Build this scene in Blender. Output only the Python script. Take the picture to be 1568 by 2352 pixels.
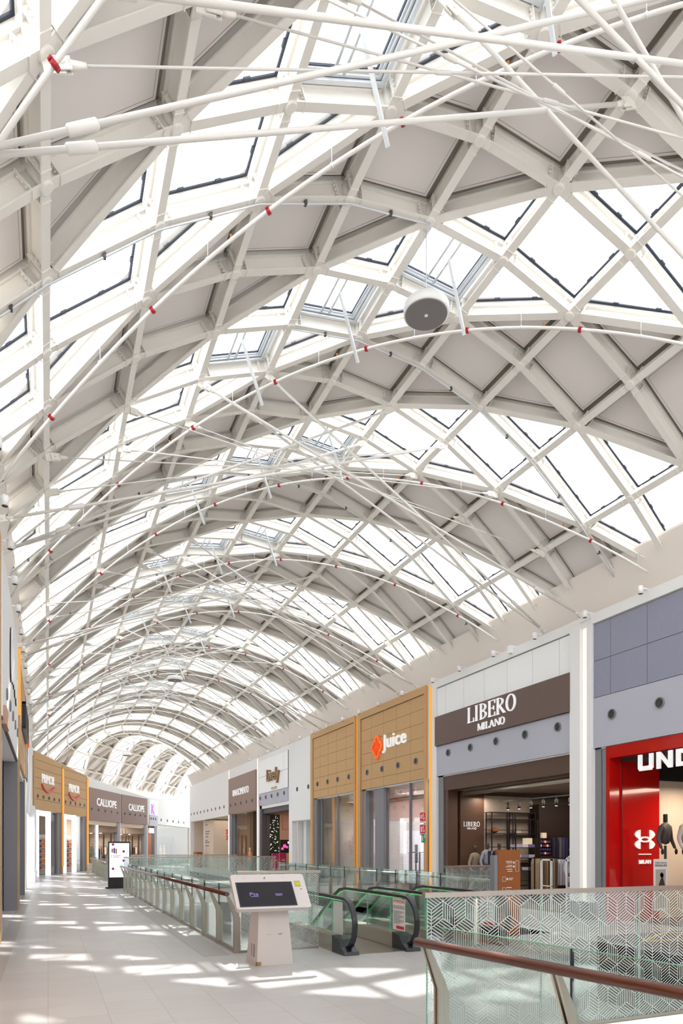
import bpy, math, random
from mathutils import Vector, Matrix
random.seed(7)
for o in list(bpy.data.objects): bpy.data.objects.remove(o)
SC = bpy.context.scene
COL = SC.collection
V = Vector
PI = math.pi

# ---------------------------------------------------------------- camera, sky, sun, exposure
cam_d = bpy.data.cameras.new('camera'); cam = bpy.data.objects.new('camera', cam_d); COL.objects.link(cam)
cam.location = (0, 0, 1.8)
cam.rotation_euler = (PI / 2, 0, -math.atan2(784 - 110.4, 1585))
cam_d.sensor_fit = 'HORIZONTAL'; cam_d.sensor_width = 36.0
cam_d.lens = 36.0 * 1585 / 1568
cam_d.shift_x = 0.0; cam_d.shift_y = (1945 - 1176) / 1568
cam_d.clip_start = 0.05; cam_d.clip_end = 400
SC.camera = cam
SC.view_settings.view_transform = 'Standard'; SC.view_settings.look = 'None'
SC.view_settings.gamma = 1; SC.view_settings.use_curve_mapping = False
SC.view_settings.exposure = 0.0
SC.cycles.transparent_max_bounces = 40
world = bpy.data.worlds.new('world'); SC.world = world; world.use_nodes = True
bg = world.node_tree.nodes['Background']
bg.inputs[0].default_value = (0.90, 0.955, 1.0, 1); bg.inputs[1].default_value = 4.2
sun_d = bpy.data.lights.new('sun', 'SUN'); sun = bpy.data.objects.new('sun', sun_d); COL.objects.link(sun)
sun_d.energy = 11.0; sun_d.angle = math.radians(0.6); sun_d.color = (1, 0.97, 0.92)
sun.rotation_euler = V((-0.28, -1.05, -1.0)).to_track_quat('-Z', 'Y').to_euler()

# ---------------------------------------------------------------- materials
def nodes_of(name):
    m = bpy.data.materials.new(name); m.use_nodes = True
    nt = m.node_tree; return m, nt, nt.nodes['Principled BSDF']
def mk(name, col, rough=0.5, metal=0.0, var=0.04, scale=6.0, emit=None, estr=0.0, bump=0.0, coat=0.0, stretch=None, spec=0.5):
    m, nt, b = nodes_of(name)
    b.inputs['Roughness'].default_value = rough; b.inputs['Metallic'].default_value = metal
    b.inputs['Coat Weight'].default_value = coat; b.inputs['Specular IOR Level'].default_value = spec
    tc = nt.nodes.new('ShaderNodeTexCoord'); mp = nt.nodes.new('ShaderNodeMapping'); no = nt.nodes.new('ShaderNodeTexNoise')
    nt.links.new(tc.outputs['Object'], mp.inputs[0]); nt.links.new(mp.outputs[0], no.inputs['Vector'])
    if stretch: mp.inputs['Scale'].default_value = stretch
    no.inputs['Scale'].default_value = scale; no.inputs['Detail'].default_value = 4
    mx = nt.nodes.new('ShaderNodeMix'); mx.data_type = 'RGBA'
    lo = tuple(max(0, c * (1 - var)) for c in col) + (1,); hi = tuple(min(1, c * (1 + var)) for c in col) + (1,)
    mx.inputs[6].default_value = lo; mx.inputs[7].default_value = hi
    nt.links.new(no.outputs['Fac'], mx.inputs[0]); nt.links.new(mx.outputs[2], b.inputs['Base Color'])
    if bump:
        bp = nt.nodes.new('ShaderNodeBump'); bp.inputs['Strength'].default_value = bump; bp.inputs['Distance'].default_value = 0.01
        nt.links.new(no.outputs['Fac'], bp.inputs['Height']); nt.links.new(bp.outputs[0], b.inputs['Normal'])
    if emit:
        b.inputs['Emission Color'].default_value = tuple(emit) + (1,); b.inputs['Emission Strength'].default_value = estr
    return m
def srgb(r, g, b):
    f = lambda c: (c / 255) / 12.92 if c / 255 <= 0.04045 else ((c / 255 + 0.055) / 1.055) ** 2.4
    return (f(r), f(g), f(b))
def glass_mat(name, tint=(0.94, 0.98, 0.96), refl=0.10, rough=0.0, k=0.9):
    m = bpy.data.materials.new(name); m.use_nodes = True; nt = m.node_tree; nt.nodes.clear()
    out = nt.nodes.new('ShaderNodeOutputMaterial'); tr = nt.nodes.new('ShaderNodeBsdfTransparent'); gl = nt.nodes.new('ShaderNodeBsdfGlossy')
    mx = nt.nodes.new('ShaderNodeMixShader'); fr = nt.nodes.new('ShaderNodeFresnel'); ad = nt.nodes.new('ShaderNodeMath'); no = nt.nodes.new('ShaderNodeTexNoise')
    ad.operation = 'MULTIPLY_ADD'; ad.inputs[1].default_value = k; ad.inputs[2].default_value = refl - 0.04
    fr.inputs[0].default_value = 1.5; tr.inputs[0].default_value = tuple(tint) + (1,); gl.inputs['Roughness'].default_value = rough
    nt.links.new(fr.outputs[0], ad.inputs[0]); nt.links.new(ad.outputs[0], mx.inputs[0]); nt.links.new(tr.outputs[0], mx.inputs[1])
    nt.links.new(gl.outputs[0], mx.inputs[2]); nt.links.new(mx.outputs[0], out.inputs[0])
    return m
def floor_mat():
    m, nt, b = nodes_of('floor_tiles')
    tc = nt.nodes.new('ShaderNodeTexCoord'); mp = nt.nodes.new('ShaderNodeMapping')
    nt.links.new(tc.outputs['Object'], mp.inputs[0])
    br = nt.nodes.new('ShaderNodeTexBrick'); br.offset = 0.0; br.squash = 1.0
    br.inputs['Scale'].default_value = 1.0; br.inputs['Brick Width'].default_value = 0.6; br.inputs['Row Height'].default_value = 0.6
    br.inputs['Mortar Size'].default_value = 0.0035; br.inputs['Mortar Smooth'].default_value = 0.1; br.inputs['Bias'].default_value = 0.0
    br.inputs['Color1'].default_value = (*srgb(179, 176, 174), 1); br.inputs['Color2'].default_value = (*srgb(186, 183, 181), 1)
    br.inputs['Mortar'].default_value = (*srgb(150, 143, 138), 1)
    nt.links.new(mp.outputs[0], br.inputs['Vector'])
    no = nt.nodes.new('ShaderNodeTexNoise'); no.inputs['Scale'].default_value = 3.0; no.inputs['Detail'].default_value = 6
    nt.links.new(mp.outputs[0], no.inputs['Vector'])
    mx = nt.nodes.new('ShaderNodeMix'); mx.data_type = 'RGBA'; mx.blend_type = 'MULTIPLY'; mx.inputs[0].default_value = 0.12
    nt.links.new(br.outputs['Color'], mx.inputs[6]); nt.links.new(no.outputs['Fac'], mx.inputs[7])
    nt.links.new(mx.outputs[2], b.inputs['Base Color'])
    b.inputs['Roughness'].default_value = 0.32; b.inputs['Specular IOR Level'].default_value = 0.45
    return m
M = {}
M['steel'] = mk('white_painted_steel', srgb(240, 236, 229), 0.42, var=0.02)
M['rod'] = mk('white_painted_rod', srgb(232, 229, 224), 0.4, var=0.02)
M['panel'] = mk('roof_panel_white', srgb(236, 230, 226), 0.75, var=0.02, scale=2)
M['panel_edge'] = mk('roof_panel_edge', srgb(150, 141, 132), 0.8, var=0.05)
M['gasket'] = mk('dark_gasket', (0.018, 0.024, 0.045), 0.5)
M['vent_alu'] = mk('skylight_aluminium', srgb(222, 226, 230), 0.35, metal=0.3, var=0.02)
M['roofglass'] = glass_mat('roof_glass', (0.985, 0.992, 1.0), 0.045, 0.0, 0.18)
M['glass'] = glass_mat('clear_glass', (0.97, 0.99, 0.98), 0.06, 0.0, 0.4)
M['shopglass'] = glass_mat('shop_glass', (0.95, 0.96, 0.955), 0.09, 0.0, 0.45)
M['greenglass'] = glass_mat('green_balustrade_glass', (0.925, 0.98, 0.965), 0.07, 0.0, 0.45)
M['glass_edge'] = mk('glass_edge_green', srgb(120, 190, 165), 0.2, var=0.05, emit=None)
M['frit'] = mk('white_frit', srgb(200, 205, 203), 0.6)
M['portal'] = mk('lit_portal_white', (0.9, 0.9, 0.95), 0.5, emit=(0.95, 0.96, 1), estr=0.95)
M['wall'] = mk('white_wall', srgb(238, 237, 236), 0.7, var=0.015, bump=0.05, scale=30)
M['soffit'] = mk('beige_soffit', srgb(240, 231, 223), 0.8, var=0.015)
M['floor'] = floor_mat()
M['border'] = mk('floor_border_stone', srgb(160, 155, 150), 0.35, var=0.05, scale=9)
M['tan'] = mk('tan_cladding', srgb(200, 160, 110), 0.6, var=0.05, scale=14)
M['tan_dark'] = mk('tan_joint', srgb(96, 70, 45), 0.8)
M['brown'] = mk('brown_wood_sign', srgb(104, 82, 74), 0.5, var=0.22, scale=5, stretch=(1, 1, 14))
M['brownv'] = mk('brown_vertical_cladding', srgb(150, 124, 114), 0.55, var=0.1, scale=10, stretch=(9, 9, 0.4))
M['wood_dark'] = mk('dark_walnut', srgb(84, 58, 42), 0.5, var=0.25, scale=6, stretch=(6, 6, 0.6))
M['lav'] = mk('lavender_grey_band', srgb(184, 184, 196), 0.45, var=0.02)
M['slate'] = mk('slate_blue_panel', srgb(146, 147, 166), 0.6, var=0.12, scale=8, stretch=(1, 2, 5))
M['greyframe'] = mk('grey_metal_frame', srgb(132, 132, 138), 0.45, var=0.03)
M['dgrey'] = mk('dark_grey_metal', srgb(84, 80, 82), 0.5, var=0.04)
M['black'] = mk('black_satin', (0.012, 0.012, 0.013), 0.4)
M['white'] = mk('white_paint', srgb(246, 246, 246), 0.4, var=0.01)
M['lit_white'] = mk('lit_white_letter', (0.85, 0.85, 0.85), 0.5, emit=(1, 1, 1), estr=0.3)
M['strip_warm'] = mk('warm_light_strip', (0.9, 0.85, 0.8), 0.5, emit=(1, 0.88, 0.80), estr=0.55)
M['strip_orange'] = mk('orange_light_strip', (0.35, 0.14, 0.02), 0.5, emit=(1.0, 0.40, 0.04), estr=0.85)
M['red'] = mk('glossy_red_panel', (0.50, 0.004, 0.004), 0.12, var=0.03, coat=0.3)
M['redpaint'] = mk('red_enamel', (0.42, 0.01, 0.02), 0.35)
M['signred'] = mk('sign_red', (0.72, 0.02, 0.03), 0.5)
M['signgreen'] = mk('sign_green', (0.02, 0.28, 0.12), 0.5)
M['orange'] = mk('orange_logo', (0.95, 0.16, 0.02), 0.5, emit=(1, 0.16, 0.02), estr=0.25)
M['magenta'] = mk('magenta_logo', (0.55, 0.02, 0.18), 0.5)
M['steel_brushed'] = mk('brushed_stainless', srgb(190, 182, 170), 0.3, metal=0.9, var=0.06, scale=40, stretch=(1, 1, 8))
M['handwood'] = mk('red_wood_handrail', srgb(92, 42, 18), 0.3, var=0.2, scale=16, stretch=(9, 0.7, 9), coat=0.12)
M['capmetal'] = mk('brushed_cap_rail', srgb(168, 158, 150), 0.3, metal=0.85, var=0.05, scale=30)
M['dirwood'] = mk('directory_wood', srgb(146, 84, 40), 0.45, var=0.16, scale=6, stretch=(5, 5, 0.5))
M['kiosk'] = mk('kiosk_white', srgb(201, 193, 190), 0.35, var=0.01)
M['screen'] = mk('dark_screen', (0.025, 0.025, 0.032), 0.08, var=0.02)
M['screenon'] = mk('lit_screen', (0.7, 0.7, 0.75), 0.2, emit=(0.86, 0.86, 0.98), estr=0.78)
M['purple'] = mk('screen_purple', (0.3, 0.22, 0.6), 0.4, emit=(0.35, 0.28, 0.6), estr=0.1)
M['rubber'] = mk('black_rubber', (0.015, 0.015, 0.02), 0.35)
M['green_led'] = mk('green_led', (0.2, 0.8, 0.3), 0.5, emit=(0.15, 1.0, 0.28), estr=0.5)
M['cream'] = mk('cream_wall', srgb(222, 205, 186), 0.7)
M['peach'] = mk('peach_wall', srgb(214, 168, 142), 0.7)
M['paper'] = mk('white_paper', srgb(226, 222, 220), 0.6)
M['grille'] = mk('speaker_grille', srgb(128, 124, 124), 0.55, var=0.25, scale=160)
M['skin_dark'] = mk('mannequin_dark', srgb(72, 60, 58), 0.4)
M['skin_cream'] = mk('mannequin_cream', srgb(226, 200, 170), 0.5)
M['suit'] = mk('grey_suit', srgb(150, 152, 168), 0.8, var=0.12, scale=60)
M['navy'] = mk('navy_cloth', srgb(34, 36, 60), 0.8, var=0.1, scale=30)
M['leaf'] = mk('leaf_green', srgb(54, 78, 38), 0.6, var=0.4, scale=20)
M['ceil_dark'] = mk('shop_ceiling_dark', srgb(60, 54, 52), 0.8)
M['lamp_on'] = mk('lamp_glow', (1, 1, 1), 0.5, emit=(1, 0.93, 0.84), estr=6.0)
M['clay'] = mk('lower_floor_stone', srgb(226, 224, 220), 0.4, var=0.05)
def colmat(r, g, b, rough=0.6):
    k = 'cloth_%d_%d_%d' % (r, g, b)
    if k not in M: M[k] = mk(k, srgb(r, g, b), rough, var=0.08, scale=25)
    return M[k]

# ---------------------------------------------------------------- mesh builder
class Fr:      # wall frame: u along the wall (left to right as one faces it), v up, w out of the wall
    def __init__(s, ox, oy, dx, dy, oz=0.0):
        l = math.hypot(dx, dy); s.o = V((ox, oy, oz)); s.d = V((dx / l, dy / l, 0)); s.n = V((dy / l, -dx / l, 0)); s.len = l
    def p(s, u, v, w=0.0): return s.o + s.d * u + s.n * w + V((0, 0, v))
class MB:
    def __init__(s, frame=None): s.v = []; s.f = []; s.m = []; s.fr = frame; s.cm = 0; s.sm = []
    def mat(s, i): s.cm = i; return s
    def P(s, a): return s.fr.p(*a) if s.fr else V(a)
    def face(s, idx, smooth=False): s.f.append(idx); s.m.append(s.cm); s.sm.append(smooth)
    def raw(s, pts, faces, smooth=False):
        n = len(s.v); s.v += [tuple(p) for p in pts]
        for f in faces: s.face([n + i for i in f], smooth)
        return s
    def box(s, x0, x1, y0, y1, z0, z1):
        p = [s.P(c) for c in ((x0, y0, z0), (x1, y0, z0), (x1, y1, z0), (x0, y1, z0), (x0, y0, z1), (x1, y0, z1), (x1, y1, z1), (x0, y1, z1))]
        return s.raw(p, [(0, 3, 2, 1), (4, 5, 6, 7), (0, 1, 5, 4), (1, 2, 6, 5), (2, 3, 7, 6), (3, 0, 4, 7)])
    def obox(s, a, b, side, up, hw, z0, z1):   # oriented box from a to b; side/up unit vectors
        a, b = V(a), V(b); p = []
        for e in (a, b):
            p += [e - side * hw + up * z0, e + side * hw + up * z0, e + side * hw + up * z1, e - side * hw + up * z1]
        return s.raw(p, [(0, 1, 2, 3), (7, 6, 5, 4), (0, 4, 5, 1), (1, 5, 6, 2), (2, 6, 7, 3), (3, 7, 4, 0)])
    def bar(s, a, b, w, h, upv=(0, 0, 1)):
        a, b = V(a), V(b); d = (b - a).normalized(); sd = d.cross(V(upv))
        if sd.length < 1e-4: sd = d.cross(V((1, 0, 0)))
        sd.normalize(); up = sd.cross(d)
        return s.obox(a, b, sd, up, w / 2, -h / 2, h / 2)
    def tube(s, pts, r, n=8, cap=True, r2=None):
        pts = [V(p) for p in pts]; N = len(pts); base = len(s.v)
        rs = r if isinstance(r, (list, tuple)) else [r] * N
        up = V((0, 0, 1)); d0 = (pts[1] - pts[0]).normalized()
        if abs(d0.z) > 0.95: up = V((1, 0, 0))
        for i, p in enumerate(pts):
            d = (pts[min(i + 1, N - 1)] - pts[max(i - 1, 0)]).normalized()
            sd = d.cross(up)
            if sd.length < 1e-3: sd = d.cross(V((0, 1, 0)))
            sd.normalize(); u2 = sd.cross(d); 
            for k in range(n):
                a = 2 * PI * k / n; s.v.append(tuple(p + sd * (math.cos(a) * rs[i]) + u2 * (math.sin(a) * rs[i])))
        for i in range(N - 1):
            for k in range(n):
                k2 = (k + 1) % n
                s.face([base + i * n + k, base + i * n + k2, base + (i + 1) * n + k2, base + (i + 1) * n + k], True)
        if cap:
            s.face([base + k for k in range(n)][::-1]); s.face([base + (N - 1) * n + k for k in range(n)])
        return s
    def lathe(s, prof, c=(0, 0, 0), n=24, smooth=True):     # prof: (r, z)
        base = len(s.v); c = V(c)
        for r, z in prof:
            for k in range(n):
                a = 2 * PI * k / n; s.v.append((c.x + r * math.cos(a), c.y + r * math.sin(a), c.z + z))
        for i in range(len(prof) - 1):
            for k in range(n):
                k2 = (k + 1) % n; s.face([base + i * n + k, base + i * n + k2, base + (i + 1) * n + k2, base + (i + 1) * n + k], smooth)
        s.face([base + k for k in range(n)][::-1]); s.face([base + (len(prof) - 1) * n + k for k in range(n)])
        return s
    def prism(s, poly, w0, w1):                  # poly of (u,v) in the frame, extruded w0..w1 (or x,y with z)
        n = len(poly); p = [s.P((a, b, w0)) for a, b in poly] + [s.P((a, b, w1)) for a, b in poly]
        return s.raw(p, [tuple(range(n))[::-1], tuple(range(n, 2 * n))] + [(i, (i + 1) % n, n + (i + 1) % n, n + i) for i in range(n)])
    def disc(s, u, v, w0, w1, r, n=20, r_in=0.0):
        if r_in <= 0: return s.prism([(u + r * math.cos(2 * PI * k / n), v + r * math.sin(2 * PI * k / n)) for k in range(n)], w0, w1)
        return s.ring(lambda a: (u + r * math.cos(a), v + r * math.sin(a)), lambda a: (u + r_in * math.cos(a), v + r_in * math.sin(a)), w0, w1, n)
    def ring(s, fo, fi, w0, w1, n=24, a0=0.0, a1=2 * PI):
        full = abs(a1 - a0 - 2 * PI) < 1e-6; N = n if full else n + 1; pts = []
        for k in range(N):
            a = a0 + (a1 - a0) * k / n
            o, i = fo(a), fi(a)
            pts += [s.P((*o, w0)), s.P((*i, w0)), s.P((*i, w1)), s.P((*o, w1))]
        fs = []
        for k in range(n):
            A = 4 * k; B = 4 * ((k + 1) % N)
            fs += [(A, A + 1, B + 1, B), (A + 1, A + 2, B + 2, B + 1), (A + 2, A + 3, B + 3, B + 2), (A + 3, A, B, B + 3)]
        if not full: fs += [(0, 1, 2, 3), (4 * n + 3, 4 * n + 2, 4 * n + 1, 4 * n)]
        return s.raw(pts, fs)
    def ball(s, c, rx, ry, rz, n=12, m=8):
        prof = []; base = len(s.v); c = V(c)
        for i in range(1, m):
            a = PI * i / m
            for k in range(n):
                b = 2 * PI * k / n; s.v.append((c.x + rx * math.sin(a) * math.cos(b), c.y + ry * math.sin(a) * math.sin(b), c.z - rz * math.cos(a)))
        for i in range(m - 2):
            for k in range(n):
                k2 = (k + 1) % n; s.face([base + i * n + k, base + i * n + k2, base + (i + 1) * n + k2, base + (i + 1) * n + k], True)
        b0 = len(s.v); s.v.append((c.x, c.y, c.z - rz)); s.v.append((c.x, c.y, c.z + rz))
        for k in range(n):
            k2 = (k + 1) % n; s.face([b0, base + k2, base + k], True); s.face([b0 + 1, base + (m - 2) * n + k, base + (m - 2) * n + k2], True)
        return s
    def build(s, name, mats, parent=None, **kw):
        me = bpy.data.meshes.new(name); me.from_pydata(s.v, [], s.f)
        if not isinstance(mats, (list, tuple)): mats = [mats]
        for m in mats: me.materials.append(m)
        for p, mi, sm in zip(me.polygons, s.m, s.sm): p.material_index = mi; p.use_smooth = sm
        me.update()
        o = bpy.data.objects.new(name, me); COL.objects.link(o)
        if parent is not None: attach(o, parent)
        for k, v in kw.items(): o[k] = v
        return o
def attach(o, parent):
    mw = WM.get(parent.name, Matrix())
    o.parent = parent; o.matrix_parent_inverse = mw.inverted(); WM[o.name] = o.matrix_basis.copy()
WM = {}
def thing(name, label, cat, loc=(0, 0, 0), group=None):
    o = bpy.data.objects.new(name, None); COL.objects.link(o); o.location = loc; o.empty_display_size = 0.2
    WM[o.name] = Matrix.Translation(V(loc))
    o['label'] = label; o['category'] = cat
    if group: o['group'] = group
    return o
def tag(o, label, cat, group=None):
    o['label'] = label; o['category'] = cat
    if group: o['group'] = group
    return o
def struct(o): o['kind'] = 'structure'; return o
def sroot(name):
    o = bpy.data.objects.new(name, None); COL.objects.link(o); o['kind'] = 'structure'; WM[o.name] = Matrix(); return o
ORD = ['first', 'second', 'third', 'fourth', 'fifth', 'sixth', 'seventh', 'eighth', 'ninth', 'tenth', 'eleventh', 'twelfth', 'thirteenth', 'fourteenth', 'fifteenth', 'sixteenth', 'seventeenth', 'eighteenth', 'nineteenth', 'twentieth']
def text_obj(name, s, fr, u, v, h, depth, mat, parent=None, w=0.02, align='LEFT', bold=0.0, sx=1.0, width=None):
    cu = bpy.data.curves.new('t', 'FONT'); cu.body = s; cu.size = 1.0; cu.extrude = 0.5; cu.space_character = 1.0 + bold; cu.offset = bold * 0.3; cu.resolution_u = 3
    t = bpy.data.objects.new('t', cu); COL.objects.link(t); bpy.context.view_layer.update()
    me = bpy.data.meshes.new_from_object(t.evaluated_get(bpy.context.evaluated_depsgraph_get()))
    bpy.data.objects.remove(t)
    xs = [q.co.x for q in me.vertices]; ys = [q.co.y for q in me.vertices]
    if not xs: return None
    x0, x1, y0, y1 = min(xs), max(xs), min(ys), max(ys); k = h / max(1e-6, y1 - y0)
    kx = k * sx if width is None else width / (x1 - x0)
    tot = (x1 - x0) * kx; off = 0 if align == 'LEFT' else -tot / 2
    for q in me.vertices:
        c = q.co.copy(); q.co = fr.p(u + off + (c.x - x0) * kx, v + (c.y - y0) * k, w + (c.z + 0.5) * depth)
    me.materials.clear(); me.materials.append(mat)
    o = bpy.data.objects.new(name, me); me.name = name; COL.objects.link(o)
    if parent is not None: attach(o, parent)
    return o
# ---------------------------------------------------------------- the place: plan numbers (metres)
XR, XL = 12.45, -0.85                      # right and left wall planes
WT = 7.55                                  # wall top
LW = [(-0.85, 44.6, 7.55), (0.79, 49.65, 7.35), (2.59, 54.86, 7.12), (5.67, 61.7, 6.72), (8.59, 66.98, 6.45), (9.89, 69.68, 6.5), (15.12, 80.5, 7.0), (21.0, 92.0, 7.2)]
VOID_A = (2.95, 9.75, 11.5, 29.9)          # escalator void beyond the bridge
VOID_B = (3.15, 9.6, -6.0, 5.4)            # near void behind the front railing
VOID_C = (2.95, 9.75, 37.0, 52.0)
# floor with voids
mb = MB()
def slab(mb, x0, x1, y0, y1, z0=-0.5, z1=0.0): mb.box(x0, x1, y0, y1, z0, z1)
ys = [-12, VOID_B[3], VOID_A[2], VOID_A[3], VOID_C[2], VOID_C[3], 96]
slab(mb, -6, 30, ys[1], ys[2]); slab(mb, -6, 30, ys[3], ys[4]); slab(mb, -10, 40, ys[5], ys[6])
slab(mb, -6, VOID_B[0], ys[0], ys[1]); slab(mb, VOID_B[1], 30, ys[0], ys[1])
slab(mb, -6, VOID_A[0], ys[2], ys[3]); slab(mb, VOID_A[1], 30, ys[2], ys[3])
slab(mb, -6, VOID_C[0], ys[4], ys[5]); slab(mb, VOID_C[1], 30, ys[4], ys[5])
struct(mb.build('floor', M['floor']))
mb = MB()
for a in (VOID_A, VOID_C, VOID_B):
    x0, x1, y0, y1 = a
    mb.box(x0 - 0.012, x0, y0, y1, -0.62, 0.004); mb.box(x1, x1 + 0.012, y0, y1, -0.62, 0.004); mb.box(x0, x1, y0, y0 + 0.012, -0.62, 0.004); mb.box(x0, x1, y1 - 0.012, y1, -0.62, 0.004)
struct(mb.build('trim_1', M['white']))
mb = MB()
mb.box(XL, -0.58, -12, 44, 0.0, 0.004); mb.box(2.35, 2.8, 11.3, 30.2, 0.0, 0.004); mb.box(2.35, 2.8, 36.6, 52.2, 0.0, 0.004)
mb.box(10.0, 10.45, 11.3, 52.2, 0.0, 0.004)
struct(mb.build('trim_2', M['border']))
mb = MB(); mb.box(-6, 30, -14, 90, -5.3, -5.0)
struct(mb.build('floor_lower', M['clay']))
mb = MB()                                   # lower storey walls
mb.box(-3.2, -3.0, -14, 90, -5.0, -0.5); mb.box(15.0, 15.2, -14, 90, -5.0, -0.5)
for y in range(0, 62, 7):
    mb.box(1.6, 2.1, y + 0.2, y + 0.7, -5, -0.5); mb.box(10.6, 11.1, y + 0.2, y + 0.7, -5, -0.5)
struct(mb.build('wall_lower', M['wall']))

# ---------------------------------------------------------------- vault lattice
GX = [7.134 + 1.431 * g for g in range(-5, 4)]
gl = [(XL - 7.134) / 1.431] + list(range(-5, 4)) + [(12.36 - 7.134) / 1.431]
def prof(X): return 11.95 - 0.08458 * (X - 5.747) ** 2
SB = 58.0
LP = [(-0.85, -20.0, 7.55)] + LW
def walk(P, s):
    for (a, b) in zip(P[:-1], P[1:]):
        l = math.hypot(b[0] - a[0], b[1] - a[1])
        if s <= l: t = s / l; return [a[i] + (b[i] - a[i]) * t for i in range(3)]
        s -= l
    a, b = P[-2], P[-1]; l = math.hypot(b[0] - a[0], b[1] - a[1]); t = 1 + s / l
    return [a[i] + (b[i] - a[i]) * t for i in range(3)]
RP = [(12.36, -20.0, 7.55), (12.36, 66.5, 7.5), (30, 88, 7.2), (40, 100, 7.2)]
YT, PX, TH = 60.0, 20.4, 0.62
def vmap(X, Y):
    """lattice coordinates (X across, Y along) to the place; beyond 60 m the vault turns right"""
    z = prof(X)
    if Y <= YT: return V((X, Y, z))
    a = min((Y - YT) / (PX - 5.75), TH); r = PX - X; p = V((PX - r * math.cos(a), YT + r * math.sin(a), z)); e = (Y - YT) - TH * (PX - 5.75)
    if e > 0: p += V((math.sin(TH), math.cos(TH), 0)) * e
    return p
def gk(g, k): return vmap(7.134 + 1.431 * g, 11.15 + 1.4 * k)
def nrm(g, k):
    e = 0.05
    a = gk(g + e, k) - gk(g - e, k); b = gk(g, k + e) - gk(g, k - e); n = a.cross(b).normalized()
    return n if n.z > 0 else -n
K0, K1 = -12, 57
DEP = 0.46
ceiling = sroot('ceiling')
def ibeam(mb, g0, k0, g1, k1, detail=False):
    a, b = gk(g0, k0), gk(g1, k1); n = (nrm(g0, k0) + nrm(g1, k1)).normalized()
    d = (b - a).normalized(); sd = d.cross(n).normalized(); up = sd.cross(d)
    a = a - d * 0.02; b = b + d * 0.02
    mb.obox(a, b, sd, up, 0.066, 0.0, 0.02); mb.obox(a, b, sd, up, 0.008, 0.02, 0.24); mb.obox(a, b, sd, up, 0.05, 0.225, 0.25)
    mb.obox(a, b, sd, up, 0.03, 0.25, 0.33)
    if detail:
        L = (b - a).length
        for e, s in ((0.22, 1), (L - 0.22, -1)):
            c = a + d * e
            mb.obox(c - d * 0.007, c + d * 0.007, sd, up, 0.074, -0.012, 0.25)
            for q in (-1, 1):
                for h in (0.07, 0.13, 0.19):
                    p0 = c + sd * (0.04 * q) + up * h; mb.tube([p0 - d * 0.03, p0 + d * 0.03], 0.013, 6)
NEARK = 9
for g in range(-5, 4):
    mb = MB()
    for k in range(K0, K1): ibeam(mb, g, k, g, k + 1, k < NEARK)
    mb.build('longitudinal_beam', M['steel'], ceiling)
for k in range(K0, K1 + 1):
    mb = MB()
    for a, b in zip(gl[:-1], gl[1:]): ibeam(mb, a, k, b, k, k < NEARK)
    mb.build('arch_beam', M['steel'], ceiling)
for j in range(2 * ((K0 - 4) // 2), K1 + 5, 2):
    mb = MB(); c = 0
    for a, b in zip(gl[:-1], gl[1:]):
        ka, kb = j - a, j - b
        if ka > K1 or kb < K0: continue
        ibeam(mb, a, ka, b, kb, kb < NEARK); c += 1
    if c: mb.build('diagonal_beam', M['steel'], ceiling)
# node tubes: the nearest hundred one by one, the rest as one object
nd = sorted([(abs(k + 3), g, k) for k in range(-5, K1) for g in range(-5, 4)])
rest = MB()
for i, (q, g, k) in enumerate(nd):
    mb = MB() if i < 96 else rest
    p = gk(g, k); n = nrm(g, k)
    mb.tube([p - n * 0.03, p - n * 0.025, p + n * 0.3], [0.07, 0.088, 0.088], 14 if i < 96 else 8)
    if i < 96: mb.build('node_tube', M['steel'], ceiling)
    elif k >= 40 and False: pass
o = rest.build('node_tube', M['steel'], ceiling); o['kind'] = 'stuff'
# cells
def clip(poly, f):       # keep f(p) >= 0
    out = []
    for i in range(len(poly)):
        a, b = poly[i], poly[(i + 1) % len(poly)]; fa, fb = f(a), f(b)
        if fa >= -1e-9: out.append(a)
        if (fa > 1e-9 and fb < -1e-9) or (fa < -1e-9 and fb > 1e-9):
            t = fa / (fa - fb); out.append((a[0] + (b[0] - a[0]) * t, a[1] + (b[1] - a[1]) * t))
    r = []
    for p in out:
        if not r or math.hypot(p[0] - r[-1][0], p[1] - r[-1][1]) > 1e-6: r.append(p)
    if len(r) > 1 and math.hypot(r[0][0] - r[-1][0], r[0][1] - r[-1][1]) < 1e-6: r.pop()
    return r
def inset3(pts, n, d):
    c = sum(pts, V((0, 0, 0))) / len(pts); out = []; N = len(pts)
    for i in range(N):
        p = pts[i]; e1 = (p - pts[i - 1]).normalized(); e2 = (pts[(i + 1) % N] - p).normalized()
        n1 = n.cross(e1); n2 = n.cross(e2)
        if n1.dot(c - p) < 0: n1 = -n1
        if n2.dot(c - p) < 0: n2 = -n2
        b = n1 + n2; den = 1 + n1.dot(n2)
        out.append(p + b * (d / max(0.25, den)))
    return out
def ringmesh(mb, pts, n, d0, d1, z0, z1):
    o, i = inset3(pts, n, d0), inset3(pts, n, d1); N = len(pts); P = []
    for k in range(N): P += [o[k] + n * z0, i[k] + n * z0, i[k] + n * z1, o[k] + n * z1]
    F = []
    for k in range(N):
        A, B = 4 * k, 4 * ((k + 1) % N)
        F += [(A, A + 1, B + 1, B), (A + 1, A + 2, B + 2, B + 1), (A + 2, A + 3, B + 3, B + 2), (A + 3, A, B, B + 3)]
    mb.raw(P, F)
VENTS = []
wn = 0
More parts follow.
